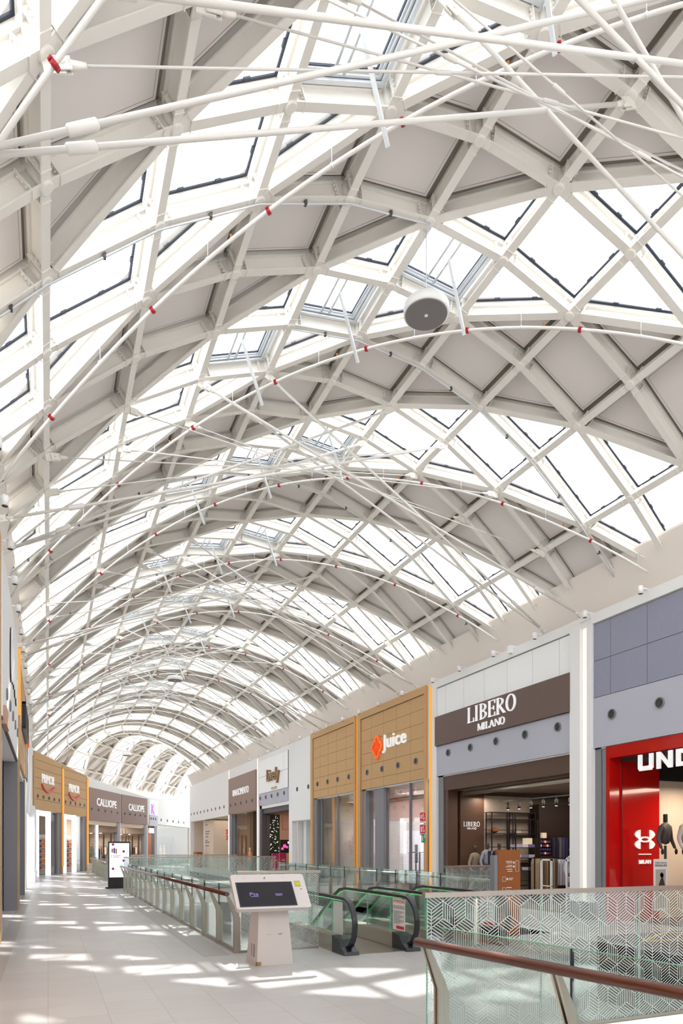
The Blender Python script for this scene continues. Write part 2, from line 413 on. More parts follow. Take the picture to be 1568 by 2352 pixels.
for m in range((K0 - 6) // 2, (K1 + 4) // 2 + 1):
    j0 = 2 * m; glazed = (m % 2 != 0)
    pane, gas, pan, edge = MB(), MB(), MB(), MB()
    for a, b in zip(gl[:-1], gl[1:]):
        for k in range(max(K0, int(j0 - b) - 2), min(K1, int(j0 + 2 - a) + 2)):
            poly = clip([(a, k), (b, k), (b, k + 1), (a, k + 1)], lambda p: p[0] + p[1] - j0)
            if len(poly) >= 3: poly = clip(poly, lambda p: j0 + 2 - p[0] - p[1])
            if len(poly) < 3: continue
            P = [gk(*q) for q in poly]; NV = [nrm(*q) for q in poly]; n = nrm(sum(q[0] for q in poly) / len(poly), sum(q[1] for q in poly) / len(poly))
            area = sum(((P[i] - P[0]).cross(P[i + 1] - P[0])).length for i in range(1, len(P) - 1)) / 2
            if area < 0.03: continue
            isv = glazed and abs(a - round(a)) < 1e-6 and int(a) in (-3, -2, -1) and (int(a) + k == j0) and b == a + 1
            if glazed:
                n1 = len(pane.v)
                pane.raw([p + q * 0.345 for p, q in zip(P, NV)] + [p + q * 0.357 for p, q in zip(P, NV)], [tuple(range(len(P))), tuple(range(len(P), 2 * len(P)))[::-1]])
                if isv and k < 30: VENTS.append((int(a), k))
                ringmesh(gas, P, n, 0.03, 0.068, 0.325, 0.345)
                if k < 14 and not isv:
                    I = inset3(P, n, 0.068)
                    for i in range(len(P)):
                        p, q = I[i], I[(i + 1) % len(P)]; L = (q - p).length
                        if L < 0.6: continue
                        d = (q - p).normalized(); sd = d.cross(n)
                        for t in (0.3, 0.7):
                            c = p + (q - p) * t; gas.obox(c - d * 0.05, c + d * 0.05, sd, n, 0.02, 0.32, 0.345)
            else:
                I = inset3(P, n, 0.10)
                pan.raw([p + n * 0.285 for p in I] + [p + n * 0.31 for p in I], [tuple(range(len(I))), tuple(range(len(I), 2 * len(I)))[::-1]] + [(i, (i + 1) % len(I), len(I) + (i + 1) % len(I), len(I) + i) for i in range(len(I))])
                edge.raw([p + q * 0.335 for p, q in zip(P, NV)] + [p + q * 0.45 for p, q in zip(P, NV)], [tuple(range(len(P))), tuple(range(len(P), 2 * len(P)))[::-1]] + [(i, (i + 1) % len(P), len(P) + (i + 1) % len(P), len(P) + i) for i in range(len(P))])
                if k < 16: ringmesh(edge, P, n, 0.14, 0.145, 0.2835, 0.286)
    if glazed and pane.f:
        wn += 1; w = sroot('window_%d' % wn); pane.build('pane', M['roofglass'], w); gas.build('gasket', M['gasket'], w)
    elif pan.f:
        pan.build('roof_panel', M['panel'], ceiling); edge.build('panel_backing', M['panel_edge'], ceiling)
# opening skylight vents at the crown, each with its frame, push bars and hanging actuator
def vent(i, g, k):
    P = [gk(g, k), gk(g + 1, k), gk(g + 1, k + 1), gk(g, k + 1)]; n = nrm(g + .5, k + .5); c = sum(P, V()) / 4
    row = (k + g + 100) // 4
    t = thing('skylight_vent', '%s opening skylight vent from the near end, with hanging actuator bar' % (ORD[i] if i < 20 else 'one of the farthest'), 'skylight vent', c, 'skylight vents along the crown of the vault')
    mb = MB(); ringmesh(mb, P, n, 0.07, 0.13, 0.22, 0.34); ringmesh(mb, P, n, 0.13, 0.17, 0.26, 0.34); ringmesh(mb, P, n, 0.17, 0.2, 0.29, 0.34); mb.build('frame', M['vent_alu'], t)
    mb = MB(); ringmesh(mb, P, n, 0.128, 0.133, 0.255, 0.27); ringmesh(mb, P, n, 0.2, 0.212, 0.31, 0.34); mb.build('seal', M['gasket'], t)
    yd = (P[3] - P[0]).normalized(); xd = (P[1] - P[0]).normalized()
    mb = MB()
    for s in (-0.12, 0.04): mb.tube([c + xd * s - yd * 0.52 + n * 0.25, c + xd * s + yd * 0.52 + n * 0.25], 0.022, 8)
    mb.build('push_bar', M['vent_alu'], t)
    mb = MB(); a = c + xd * 0.02 - yd * 0.05 + n * 0.24; mb.bar(a, a + V((0.50, 0.28, -1.0)), 0.05, 0.04); mb.build('actuator_bar', M['vent_alu'], t)
VENTS.sort(key=lambda q: (q[1] + q[0], q[1]))
VENTS = [v for v in VENTS if v[1] > -6 or v[0] > -3]
VENTS = sorted([v for v in VENTS if v[1] >= -5], key=lambda q: q[1])
for i, (g, k) in enumerate(VENTS): vent(i, g, k)

# ---------------------------------------------------------------- walls
wr = MB(); wl = MB()
def rw(mb, y0, y1, z0, z1, x0=XR, x1=XR + 0.3): mb.box(x0, x1, y0, y1, z0, z1)
rw(wr, -12, 66.0, 4.2, WT)                         # upper band
for y0, y1 in ((13.26, 14.03), (20.72, 21.05), (5.6, 6.2), (-12, -1)): rw(wr, y0, y1, 0, 4.2)
rw(wr, 27.25, 27.5, 0, 4.2); rw(wr, 32.95, 33.15, 0, 4.2); rw(wr, 36.3, 36.85, 0, 4.2); rw(wr, 42.7, 43.3, 0, 4.2); rw(wr, 50.6, 51.0, 0, 4.2); rw(wr, 65.7, 66.0, 0, 4.2)
rw(wr, 33.15, 36.3, 3.22, 4.2)
wr.box(XR, 30, 66.0, 66.3, 0, WT)                  # return of the white block where the mall turns
struct(wr.build('wall_right', M['wall']))
wl.box(XL - 0.3, XL, -12, 44.6, 4.2, WT)
for y0, y1 in ((21.9, 22.9), (28.4, 33.0), (38.5, 44.6), (13.0, 13.6), (-12, -2)): wl.box(XL - 0.3, XL, y0, y1, 0, 4.2)
wl.box(XL - 0.3, XL, 33, 38.5, 3.3, 4.2)
struct(wl.build('wall_left', M['wall']))
mb = MB(); mb.box(-6, 30, -12.3, -12, -0.5, 14); struct(mb.build('wall_back', M['wall']))
mb = MB(); mb.box(-8, 45, 95, 95.3, -0.5, 14); struct(mb.build('wall_end', M['wall']))
# slanted soffit bands between wall tops and the vault edge
mb = MB()
def band(mb, A, B, C, D): mb.raw([A, B, C, D, A + V((0, 0, .05)), B + V((0, 0, .05)), C + V((0, 0, .05)), D + V((0, 0, .05))], [(0, 1, 2, 3), (7, 6, 5, 4), (0, 4, 5, 1), (2, 6, 7, 3), (1, 5, 6, 2), (3, 7, 4, 0)])
band(mb, V((XR + .25, -12, 7.53)), V((XR + .25, 66.2, 7.53)), V((12.2, 66.2, prof(12.2) + .12)), V((12.2, -12, prof(12.2) + .12)))
struct(mb.build('trim_3', M['soffit']))
mb = MB()
band(mb, V((12.22, -12, prof(12.2) + .12)), V((12.22, 66.2, prof(12.2) + .12)), V((12.9, 66.2, 8.9)), V((12.9, -12, 8.9)))
band(mb, V((XL - .25, -12, 7.53)), V((XL - .25, 44.6, 7.53)), V((-.72, 44.6, prof(-.72) + .12)), V((-.72, -12, prof(-.72) + .12)))
struct(mb.build('trim_4', M['soffit']))
CW = []                                            # frames of the curved left wall
for a, b in zip(LW[:-1], LW[1:]): CW.append((Fr(a[0], a[1], b[0] - a[0], b[1] - a[1]), a[2], b[2]))
for i, (fr, ta, tb) in enumerate(CW):
    mb = MB(fr); L = fr.len
    mb.prism([(0, 4.0), (L, 4.0), (L, tb), (0, ta)], -0.3, 0.0)
    mb.box(0, 0.12, 0, 4.0, -0.3, 0); mb.box(L - 0.12, L, 0, 4.0, -0.3, 0)
    struct(mb.build('wall_far_%d' % (i + 1), M['wall']))

for n, X in ((30, XL - .1), (40, 12.9)):            # outer walls under the two edges of the turning vault
    P = [vmap(X, y) for y in ([44.7] if X < 0 else [66.3]) + [60, 62.5, 65, 67.5, 69, 80, 91] if X < 0 or y > 60]
    for q, (a, b) in enumerate(zip(P[:-1], P[1:])):
        f = Fr(a.x, a.y, b.x - a.x, b.y - a.y); mb = MB(f); mb.box(0, f.len, -.3, 9.0, -0.3 if X < 0 else 0.0, 0.0 if X < 0 else .3); struct(mb.build('wall_far_%d' % (n + q), M['wall']))
# unseen fill lights added to brighten the lower storey, under the slab beside the voids
for x in (0.6, 12.4):
    for y in (4, 16, 28, 44):
        d = bpy.data.lights.new('lower_fill_light', 'AREA'); d.shape = 'RECTANGLE'; d.size = 2.0; d.size_y = 9.0; d.energy = 260; d.color = (1, .97, .93)
        o = bpy.data.objects.new('lower_fill_light', d); COL.objects.link(o); o.location = (x, y, -0.66)
# ---------------------------------------------------------------- tie rods of the vault, in pairs of arch planes
def low(g, k): return gk(g, k) - nrm(g, k) * 0.10
def clevis_mesh(p, d):
    mb = MB(); sd = d.cross(V((0, 0, 1))).normalized(); up = sd.cross(d)
    for q in (-0.025, 0.025):
        a = p + sd * q
        mb.obox(a, a + d * 0.16, up, sd, 0.06, -0.006, 0.006)
    mb.tube([p + d * 0.08 - sd * 0.05, p + d * 0.08 + sd * 0.05], 0.022, 8)
    mb.tube([p + d * 0.14, p + d * 0.3], [0.045, 0.022], 8)
    mb.obox(p - d * 0.1, p + d * 0.1, up, sd, 0.075, -0.008, 0.008)
    return mb
RODS = [((-3, 1), (3, 0)), ((-4, 0), (2, 1)), ((-5, 0), (1, 1)), ((-4, 1), (2, 0)), ((-5, 1), (1, 0)), ((-3, 0), ('R', 0)), ((-2, 0), ('R', 1)), (('L', 0), (1, 0)), (('L', 1), (0, 0)), (('L', 1), (0, 1)), ((-2, 1), ('R', 1))]
def rod_end(e, k):
    g, b = e
    if g == 'R': return V((XR + 0.02, 11.15 + 1.4 * (k + b) - 0.25, 7.62))
    if g == 'L': return V((XL + 0.02, 11.15 + 1.4 * (k + b) - 0.25, 7.62))
    return low(g, k + b)
tn = ['first', 'second', 'third', 'fourth', 'fifth', 'sixth', 'seventh']
for ti, k in enumerate((-4, 2, 8, 14, 20)):
    for ri, (A, B) in enumerate(RODS):
        a, b = rod_end(A, k), rod_end(B, k); d = (b - a).normalized(); L = (b - a).length
        thick = A[0] == 'L' or B[0] == 'R'; r = 0.027 if thick else 0.0125
        t = thing('tie_rod', '%s white tie rod, %s of the %s bundle crossing under the vault' % ('thick' if thick else 'thin', ORD[ri], tn[ti]), 'tie rod', a, 'white tie rods crossing under the vault')
        MB().tube([a + d * 0.25, b - d * 0.25], r, 8).build('rod', M['rod'], t)
        c = a + d * (L * (0.14 if A[0] == 'L' else 0.86 if B[0] == 'R' else 0.45)); ln = 0.15 if thick else 0.1
        MB().tube([c - d * ln, c - d * (ln - .02), c + d * (ln - .02), c + d * ln], [r * 1.2, r * 1.75, r * 1.75, r * 1.2], 10).build('turnbuckle', M['rod'], t)
        clevis_mesh(a, d).build('clevis', M['steel'], t); clevis_mesh(b, -d).build('clevis', M['steel'], t)
# sprinkler pipes along the diagonals
def spl(pts, n=5):
    out = []
    for i in range(len(pts) - 1):
        p0, p1, p2, p3 = pts[max(i - 1, 0)], pts[i], pts[i + 1], pts[min(i + 2, len(pts) - 1)]
        for s in range(n):
            t = s / n; out.append(0.5 * ((2 * p1) + (p2 - p0) * t + (2 * p0 - 5 * p1 + 4 * p2 - p3) * t * t + (3 * p1 - p0 - 3 * p2 + p3) * t ** 3))
    out.append(pts[-1]); return out
pi = 0
for j in range(-8, 49, 4):
    pts = [gk(g, j - .07 - g) - V((0, 0, .3)) for g in gl if -9 <= j - g < 48]
    if len(pts) < 4: continue
    t = thing('sprinkler_pipe', '%s curved white sprinkler pipe with red couplings from the near end' % ORD[pi], 'pipe', pts[0], 'curved white sprinkler pipes under the vault'); pi += 1
    pp = spl(pts); MB().tube(pp, 0.027, 8).build('pipe', M['rod'], t)
    for g in range(-5, 4):
        k = j - .07 - g
        if not (-6 <= k < 34): continue
        p = gk(g, k) - V((0, 0, .3)); q = gk(g + .1, k - .1) - V((0, 0, .3)); d = (q - p).normalized(); p = p + d * 0.12
        mb = MB().tube([p - d * 0.026, p + d * 0.026], 0.05, 12); s = d.cross(V((0, 0, 1))).normalized(); mb.tube([p + s * .055 - d * .02, p + s * .055 + d * .02], 0.014, 6); mb.tube([p - s * .055 - d * .02, p - s * .055 + d * .02], 0.014, 6)
        if k < 24: mb.build('red_coupling', M['redpaint'], t)
        if k < 12:
            h = gk(g + .55, k - .55) - V((0, 0, .3)); mb = MB().tube([h, h + V((0, 0, .34))], 0.006, 5); mb.tube([h - d * .015, h + d * .015], 0.034, 8); mb.build('hanger', M['vent_alu'], t)
            if g % 2 == 0:
                h = gk(g + .75, k - .75) - V((0, 0, .3)); mb = MB().lathe([(0.012, .02), (0.02, .05), (0.01, .06), (0.024, .075)], h, 8); mb.build('sprinkler_head', colmat(190, 120, 50), t)
# grey cable conduits clipped under some arches
for ci, (k, g0, g1, lab) in enumerate([(-1, gl[0], -1, 'grey cable conduit clipped along the arch up to the big pendant disc'), (1, -2, gl[-1], 'grey cable conduit running down the arch behind the big pendant disc'), (5, gl[0], gl[-1], 'thin grey conduit along the arch beyond the second pendant rods'), (10, gl[0], gl[-1], 'thin grey conduit along the arch high above the tan shopfronts')]):
    gs = [g for g in gl if g0 <= g <= g1]; pts = []
    for a, b in zip(gs[:-1], gs[1:]):
        for s in range(4): pts.append(gk(a, k) * (1 - s / 4) + gk(b, k) * (s / 4) - V((0, 0, .045)))
    pts.append(gk(gs[-1], k) - V((0, 0, .045)))
    c = thing('cable_conduit', lab, 'conduit', pts[0]); MB().tube(pts, 0.016, 6).build('conduit', M['vent_alu'], c)
    for p in pts[2::4]: MB().box(p.x - .02, p.x + .02, p.y - .03, p.y + .03, p.z - .02, p.z + .05).build('clip', M['dgrey'], c)
# pendant discs
for lab, loc, top in (('large white pendant disc with grey perforated underside nearest the camera', (5.72, 9.9, 10.55), 11.95), ('second white pendant disc, half way down the vault', (5.72, 34.3, 9.95), 11.95), ('farthest tiny white pendant disc near the end of the vault', (5.72, 56.8, 9.0), 11.6)):
    t = thing('pendant_disc', lab, 'pendant lamp', loc, None); x, y, z = loc
    MB().lathe([(0.355, 0), (0.372, 0.01), (0.372, 0.13), (0.355, 0.15), (0.30, 0.19), (0.1, 0.20)], loc, 48).build('housing', M['white'], t)
    MB().lathe([(0.34, -0.012), (0.345, 0.0), (0.345, 0.01)], loc, 48).build('grille', M['grille'], t)
    MB().lathe([(0.028, -0.02), (0.03, -0.01)], loc, 12).build('centre_cap', M['white'], t)
    MB().tube([(x, y, z + .19), (x, y, top)], 0.008, 6).tube([(x - .04, y, z + .19), (x - .04, y, top)], 0.004, 5).build('cable', M['vent_alu'], t)
# cylinder spotlights along the tops of the walls
def spot(side, y, i):
    x = 12.16 if side > 0 else -0.66; z = 7.53; wx = XR if side > 0 else XL
    t = thing('cylinder_spotlight', 'white cylinder spotlight above the %s-hand shopfronts, number %s from the near end' % ('right' if side > 0 else 'left', ORD[i]), 'spotlight', (x, y, z), 'white cylinder spotlights along the %s-hand wall top' % ('right' if side > 0 else 'left'))
    MB().lathe([(0.05, -0.085), (0.06, -0.085), (0.06, 0.085), (0.0, 0.085)], (x, y, z), 16).build('housing', M['white'], t)
    MB().lathe([(0.048, -0.09), (0.05, -0.083)], (x, y, z), 16).build('aperture', M['black'], t)
    mb = MB(); mb.bar((x, y, z + .05), (wx + 0.02 * side, y, z + .05), 0.03, 0.03)
    mb.build('arm', M['white'], t)
i = 0
for y in (7.85, 9.7, 11.56, 13.3, 15.2, 17.09, 18.93, 20.6, 22.83, 24.86, 26.7, 28.5, 30.4, 32.3, 34.2, 36.0, 38, 40, 42, 44): spot(1, y, i); i += 1
for i, y in enumerate((10.9, 12.7, 14.5, 16.4, 18.3, 20.2, 22.0, 24.0, 26.0, 28.0, 30.0, 32.0)): spot(-1, y, i)
tag(MB().box(12.26, 12.46, 16.4, 16.55, 7.4, 7.62).build('access_point', M['white']), 'small white box fixed at the wall top above the white and brown shopfront', 'access point')
# ---------------------------------------------------------------- shopfronts
def air_vent(mb, u, v, r=0.125):
    mb.mat(0).disc(u, v, 0.0, 0.03, r, 20, r * 0.82); mb.mat(1).disc(u, v, 0.0, 0.012, r * 0.83, 20)
    mb.mat(2)
    for q in (0.66, 0.42): mb.disc(u, v, 0.0, 0.022, r * q, 16, r * (q - 0.09))
    mb.disc(u, v, 0, 0.024, r * .14, 8); mb.mat(0)
def vents(t, fr, us, v, w=0.05):
    f2 = Fr(0, 0, 1, 0); f2.o = fr.p(0, 0, w); f2.d = fr.d; f2.n = fr.n
    for u in us:
        mb = MB(f2); air_vent(mb, u, v); mb.build('air_vent', [M['greyframe'], M['black'], M['dgrey']], t)
def grid(t, fr, us, vs, w0, w1, mat, name='cladding_panels', gap=0.012, back=None):
    mb = MB(fr)
    for a, b in zip(us[:-1], us[1:]):
        for c, d in zip(vs[:-1], vs[1:]): mb.box(a + gap / 2, b - gap / 2, c + gap / 2, d - gap / 2, w0, w1)
    mb.build(name, mat, t)
    mb = MB(fr); mb.box(us[0], us[-1], vs[0], vs[-1], 0.0, w0 + 0.002); mb.build('backing', back or M['black'], t)
def shop(name, label, cat, fr):
    return thing(name, label, cat, fr.p(0, 0, 0))
SEP = {'jamb', 'shop_window', 'mullion', 'post', 'hanging_bracket', 'return_wall', 'icon', 'slot'}
def bx(t, fr, name, mat, *a):
    if name in SEP and len(a) > 1:
        for q in a: o = bx(t, fr, name, mat, q)
        return o
    mb = MB(fr)
    for q in a: mb.box(*q)
    return mb.build(name, mat, t)
def area(loc, size, power, col=(1, 0.93, 0.85), rot=(0, 0, 0), sy=None):
    d = bpy.data.lights.new('shop_light', 'AREA'); d.size = size; d.energy = power; d.color = col
    if sy: d.shape = 'RECTANGLE'; d.size_y = sy
    o = bpy.data.objects.new('shop_light', d); COL.objects.link(o); o.location = loc; o.rotation_euler = rot; return o
def room(t, fr, u0, u1, depth, h, wallm, ceilm, floorm=None, w0=-0.3, side=True):
    mb = MB(fr)
    mb.box(u0, u1, 0, h, w0 - depth - 0.1, w0 - depth)
    if side: mb.box(u0 - 0.1, u0, 0, h, w0 - depth, w0); mb.box(u1, u1 + 0.1, 0, h, w0 - depth, w0)
    mb.build('interior_wall', wallm, t)
    mb = MB(fr); mb.box(u0, u1, h, h + 0.1, w0 - depth, w0); mb.build('interior_ceiling', ceilm, t)
    if floorm:
        mb = MB(fr); mb.box(u0, u1, 0.001, 0.012, w0 - depth, w0 - .0); mb.build('interior_floor', floorm, t)
def skin_fig(name, verts, edges, radii, mat, parent=None, loc=(0, 0, 0), rz=0, root=0, sub=1):
    me = bpy.data.meshes.new(name); me.from_pydata(verts, edges, []); o = bpy.data.objects.new(name, me); COL.objects.link(o)
    md = o.modifiers.new('skin', 'SKIN'); md.use_smooth_shade = True
    for i, r in enumerate(radii):
        r = r if isinstance(r, tuple) else (r, r); me.skin_vertices[0].data[i].radius = r
    me.skin_vertices[0].data[root].use_root = True
    ss = o.modifiers.new('sub', 'SUBSURF'); ss.levels = sub; ss.render_levels = sub
    me.materials.append(mat); bpy.context.view_layer.update()
    m2 = bpy.data.meshes.new_from_object(o.evaluated_get(bpy.context.evaluated_depsgraph_get()))
    bpy.data.objects.remove(o); m2.materials.clear(); m2.materials.append(mat)
    mt = Matrix.Translation(V(loc)) @ Matrix.Rotation(rz, 4, 'Z'); m2.transform(mt)
    for p in m2.polygons: p.use_smooth = True
    o = bpy.data.objects.new(name, m2); m2.name = name; COL.objects.link(o)
    if parent is not None: attach(o, parent)
    return o
def torso(arms=True, legs=True, arm_out=0.28):
    v = [(0, 0, .98), (0, 0, 1.2), (0, 0, 1.42), (0, 0, 1.52)]; e = [(0, 1), (1, 2), (2, 3)]; r = [(.15, .11), (.13, .10), (.16, .10), .055]
    if arms:
        for s in (-1, 1):
            n = len(v); v += [(.17 * s, 0, 1.42), (arm_out * s, 0.02, 1.14), (arm_out * 1.02 * s, -.08, .9)]; e += [(2, n), (n, n + 1), (n + 1, n + 2)]; r += [.065, .05, .035]
    if legs:
        for s in (-1, 1):
            n = len(v); v += [(.09 * s, 0, .88), (.1 * s, -.01, .5), (.1 * s, 0, .08), (.1 * s, -.12, .03)]; e += [(0, n), (n, n + 1), (n + 1, n + 2), (n + 2, n + 3)]; r += [.095, .065, .045, .035]
    return v, e, r
def mannequin(label, loc, rz, body, top, bottom, head=True, vest=None, base_h=0.0, h=1.0, group=None, neck_rod=None, stand=0.0):
    t = thing('mannequin', label, 'mannequin', loc, group)
    L = V(loc) + V((0, 0, base_h)); mt = Matrix.Translation(L) @ Matrix.Rotation(rz, 4, 'Z')
    legs = bottom is not None
    v, e, r = torso(True, False); skin_fig('jacket' if vest else 'top', v, e, r, top, t, L, rz)
    v = [(0, 0, 1.45), (0, 0, 1.56), (0, 0, 1.66), (0, 0.0, 1.76)]
    if head: skin_fig('head', v, [(0, 1), (1, 2), (2, 3)], [.05, .048, (.075, .088), (.06, .07)], body, t, L, rz)
    if legs:
        v = [(0, 0, .95)]; e = []; r = [(.15, .11)]
        for s in (-1, 1):
            n = len(v); v += [(.09 * s, 0, .85), (.1 * s, -.01, .5), (.1 * s, 0, .12)]; e += [(0, n), (n, n + 1), (n + 1, n + 2)]; r += [.095, .072, .055]
        skin_fig('trousers', v, e, r, bottom, t, L, rz)
        mb = MB()
        for s in (-1, 1): p = mt @ V((.1 * s, -.05, .05)); mb.ball(p, .06, .1, .05, 8, 6)
        mb.build('shoe', M['black'], t)
    for s in (-1, 1):
        p = mt @ V((.29 * s, -.1, .84)); MB().ball(p, .035, .035, .075, 8, 6).build('hand', body, t)
    if vest:
        mb = MB(); 
        pts = [(-.05, -.135, 1.47), (.05, -.135, 1.47), (.06, -.15, .98), (-.06, -.15, .98)]
        mb.raw([mt @ V(p) for p in pts] + [mt @ (V(p) + V((0, .05, 0))) for p in pts], [(0, 1, 2, 3), (7, 6, 5, 4), (0, 4, 5, 1), (2, 6, 7, 3), (1, 5, 6, 2), (3, 7, 4, 0)]); mb.build('waistcoat', vest, t)
    if neck_rod:
        p = mt @ V((0, 0, 1.52)); MB().box(p.x - .035, p.x + .035, p.y - .035, p.y + .035, p.z, p.z + .2).build('neck_cap', M['black'], t)
    if stand:
        MB().tube([L + V((0, 0, -stand + .9)), L + V((0, 0, .98))], .03, 8).build('stand', M['black'], t)
    return t
def garment(mb, fr, u, v, w, width, length, half=0.02):
    mb.prism([(u - width * .5, v - length), (u + width * .5, v - length), (u + width * .46, v - .16), (u + width * .12, v), (u - width * .12, v), (u - width * .46, v - .16)], w - half, w + half)

# ===== right wall, nearest: grey panels over a red portal
fr = Fr(XR, 13.26, 0, -1)
t = shop('red_shopfront', 'red portal shopfront below slate blue panels and a grey band', 'shopfront', fr)
grid(t, fr, [0, .56, 1.66, 2.8, 3.93, 5.0, 6.1, 6.85], [5.47, 6.37, 7.27], 0.03, 0.05, M['slate'])
bx(t, fr, 'lower_band', M['lav'], (0.0, 6.9, 4.23, 5.46, 0.0, 0.06))
vents(t, fr, [.62, 2.02, 3.42, 4.82, 6.2], 4.97, 0.06)
bx(t, fr, 'jamb', M['greyframe'], (0.0, 0.2, 0.0, 4.23, -0.35, 0.0), (0.22, 0.38, 0.0, 4.23, -0.35, -0.02))
bx(t, fr, 'portal_frame', M['red'], (0.38, 0.5, 0, 4.22, -0.33, 0.02), (0.5, 6.9, 3.93, 4.22, -0.33, 0.02))
fq = Fr(0, 12.72, 1, 0)
bx(t, fq, 'red_wall_panel', M['red'], (12.78, 14.0, 0, 3.9, -.05, 0.0)); bx(t, fq, 'panel_gap', M['black'], (12.775, 12.79, 0, 3.9, 0, .004))
bx(t, fr, 'portal_soffit', M['ceil_dark'], (0.45, 6.9, 3.86, 3.93, -3.0, -0.33))
room(t, fr, 0.45, 6.9, 5.0, 3.9, M['cream'], M['black'], M['dgrey'], -0.6)
bx(t, fq, 'dark_fascia', M['black'], (14.0, 18.0, 3.45, 3.9, -.05, 0.04))
f3 = Fr(XR, 13.26, 0, -1)
def block_letter(mb, ch, u, v, h, w, th, d0, d1):
    s = th
    R = {'U': [(0, s, .12, 1), (1 - s, 1, .12, 1), (.08, .92, 0, s * 1.1)], 'N': [(0, s, 0, 1), (1 - s, 1, 0, 1)], 'D': [(0, s, 0, 1), (s, .85, 0, s), (s, .85, 1 - s, 1), (1 - s, 1, .1, .9)],
         'E': [(0, s, 0, 1), (s, 1, 0, s), (s, 1, 1 - s, 1), (s, .9, .5 - s / 2, .5 + s / 2)], 'R': [(0, s, 0, 1), (s, .9, 1 - s, 1), (s, .9, .42, .42 + s), (1 - s, 1, .5, .92)]}[ch]
    for a, b, c, d in R: mb.box(u + a * w, u + b * w, v + c * h, v + d * h, d0, d1)
    if ch == 'N': mb.prism([(u, v + h), (u + s * w, v + h), (u + w, v), (u + w - s * w, v)], d0, d1)
    if ch == 'R': mb.prism([(u + .5 * w, v + .45 * h), (u + (.5 + s) * w, v + .45 * h), (u + w, v), (u + w - s * w, v)], d0, d1)
    if ch == 'U': mb.prism([(u, v + .15 * h), (u + s * w, v + .2 * h), (u + .2 * w, v + s * h), (u + .12 * w, v)], d0, d1); mb.prism([(u + w, v + .15 * h), (u + .88 * w, v), (u + .8 * w, v + s * h), (u + (1 - s) * w, v + .2 * h)], d0, d1)
s = thing('illuminated_sign', 'glowing white block letters UNDER hanging in the red portal', 'sign', fr.p(1.5, 3.5, 0))
for i, ch in enumerate('UNDER'):
    mb = MB(fr); block_letter(mb, ch, 1.36 + i * .52, 3.53, .37, .42, .25, -.02, .02); mb.build('letter', M['lit_white'], s)
bx(s, fr, 'hanging_bracket', M['black'], (2.1, 2.14, 3.8, 3.95, -.06, -.03), (3.1, 3.14, 3.8, 3.95, -.06, -.03))
# red wall emblem: two crossed arcs, a rule and MILAN
s = thing('wall_emblem', 'glowing white crossed-arc emblem with MILAN lettering on red panel', 'sign', (13.5, 12.8, 1.9))
mb = MB(fq); uc, vc, W0, W1 = 13.5, 1.98, .005, .035
for su in (-1, 1):
    for sv in (-1, 1):
        poly = [(.155, .235), (.16, .235), (.24, .215), (.3, .17), (.325, .12), (.30, .075), (.25, .04), (.19, .012), (.155, .0)]
        poly = [(uc + su * a, vc + sv * b) for a, b in poly]
        if su * sv > 0: poly = poly[::-1]
        mb.prism(poly, W0, W1)
mb.ring(lambda a: (uc + .2 * math.cos(a), vc + .072 * math.sin(a)), lambda a: (uc + .125 * math.cos(a), vc + .036 * math.sin(a)), W0, W1 + .002, 28)
mb.build('emblem', M['lit_white'], s)
bx(s, fq, 'rule', M['lit_white'], (13.3, 13.7, 1.605, 1.628, W0, W1))
text_obj('lettering', 'MILAN', fq, uc, 1.38, .10, .03, M['lit_white'], s, .005, 'CENTER', 0.02, width=.38)
# interior of the red shop
for i, (x, y, c, lab) in enumerate([(13.4, 12.0, colmat(66, 58, 58), 'headless torso mannequin in mottled dark shirt inside the red shop'), (13.72, 11.7, colmat(190, 178, 172), 'headless torso mannequin in pale grey shirt inside the red shop')]):
    mannequin(lab, (x, y, 0), 0.2, M['black'], c, None, head=False, base_h=.85, neck_rod=True, stand=.8)
tb = thing('display_rail', 'black display rail carrying blue and white shirts in the red shop', 'clothes rail', fr.p(2.2, 0, -1.6))
bx(tb, fr, 'frame', M['black'], (1.5, 4.4, 1.32, 1.36, -1.65, -1.6), (1.5, 4.4, 1.2, 1.23, -2.2, -1.6), (1.5, 1.54, 0, 1.36, -1.65, -1.6), (4.36, 4.4, 0, 1.36, -1.65, -1.6))
for i in range(14):
    mb = MB(fr); garment(mb, fr, 0, 0, 0, .01, .1) if False else None
    u = 1.75 + i * .19; mb.prism([(u - .03, .45), (u + .11, .45), (u + .12, 1.05), (u + .05, 1.2), (u - .02, 1.05)], -1.85, -1.42)
    mb.build('shirt', [colmat(240, 236, 232), colmat(20, 100, 190), colmat(24, 28, 40), colmat(20, 88, 180)][i % 4 if i > 1 else 0], tb)
ps = thing('poster_stand', 'grey poster reading POWER THROUGH PRESSURE with a profile portrait beside red panel', 'poster', (12.8, 11.6, 0))
fp = Fr(0, 11.6, 1, 0)
bx(ps, fp, 'board', M['paper'], (12.62, 13.02, .35, 1.52, -.03, 0)); bx(ps, fp, 'photo_area', colmat(176, 168, 160), (12.65, 12.96, .4, 1.29, 0, .004))
text_obj('small_line', 'POWER THROUGH', fp, 12.64, 1.42, .028, .003, M['black'], ps, 0, width=.35, bold=.02)
text_obj('large_line', 'PRESSURE', fp, 12.64, 1.35, .05, .003, M['black'], ps, 0, width=.36, bold=.03)
mb = MB(fp); mb.disc(12.84, 1.16, .004, .007, .055, 18); mb.prism([(12.80, 1.12), (12.88, 1.07), (12.885, 1.16), (12.82, 1.22)], .004, .007); mb.prism([(12.68, .8), (12.93, .8), (12.93, .93), (12.88, 1.08), (12.82, 1.1), (12.76, .97)], .004, .007)
mb.build('portrait', colmat(62, 48, 44), ps)
area((14.6, 11.2, 3.3), 1.0, 90, (1, .80, .62), (0, 0, 0), 2)

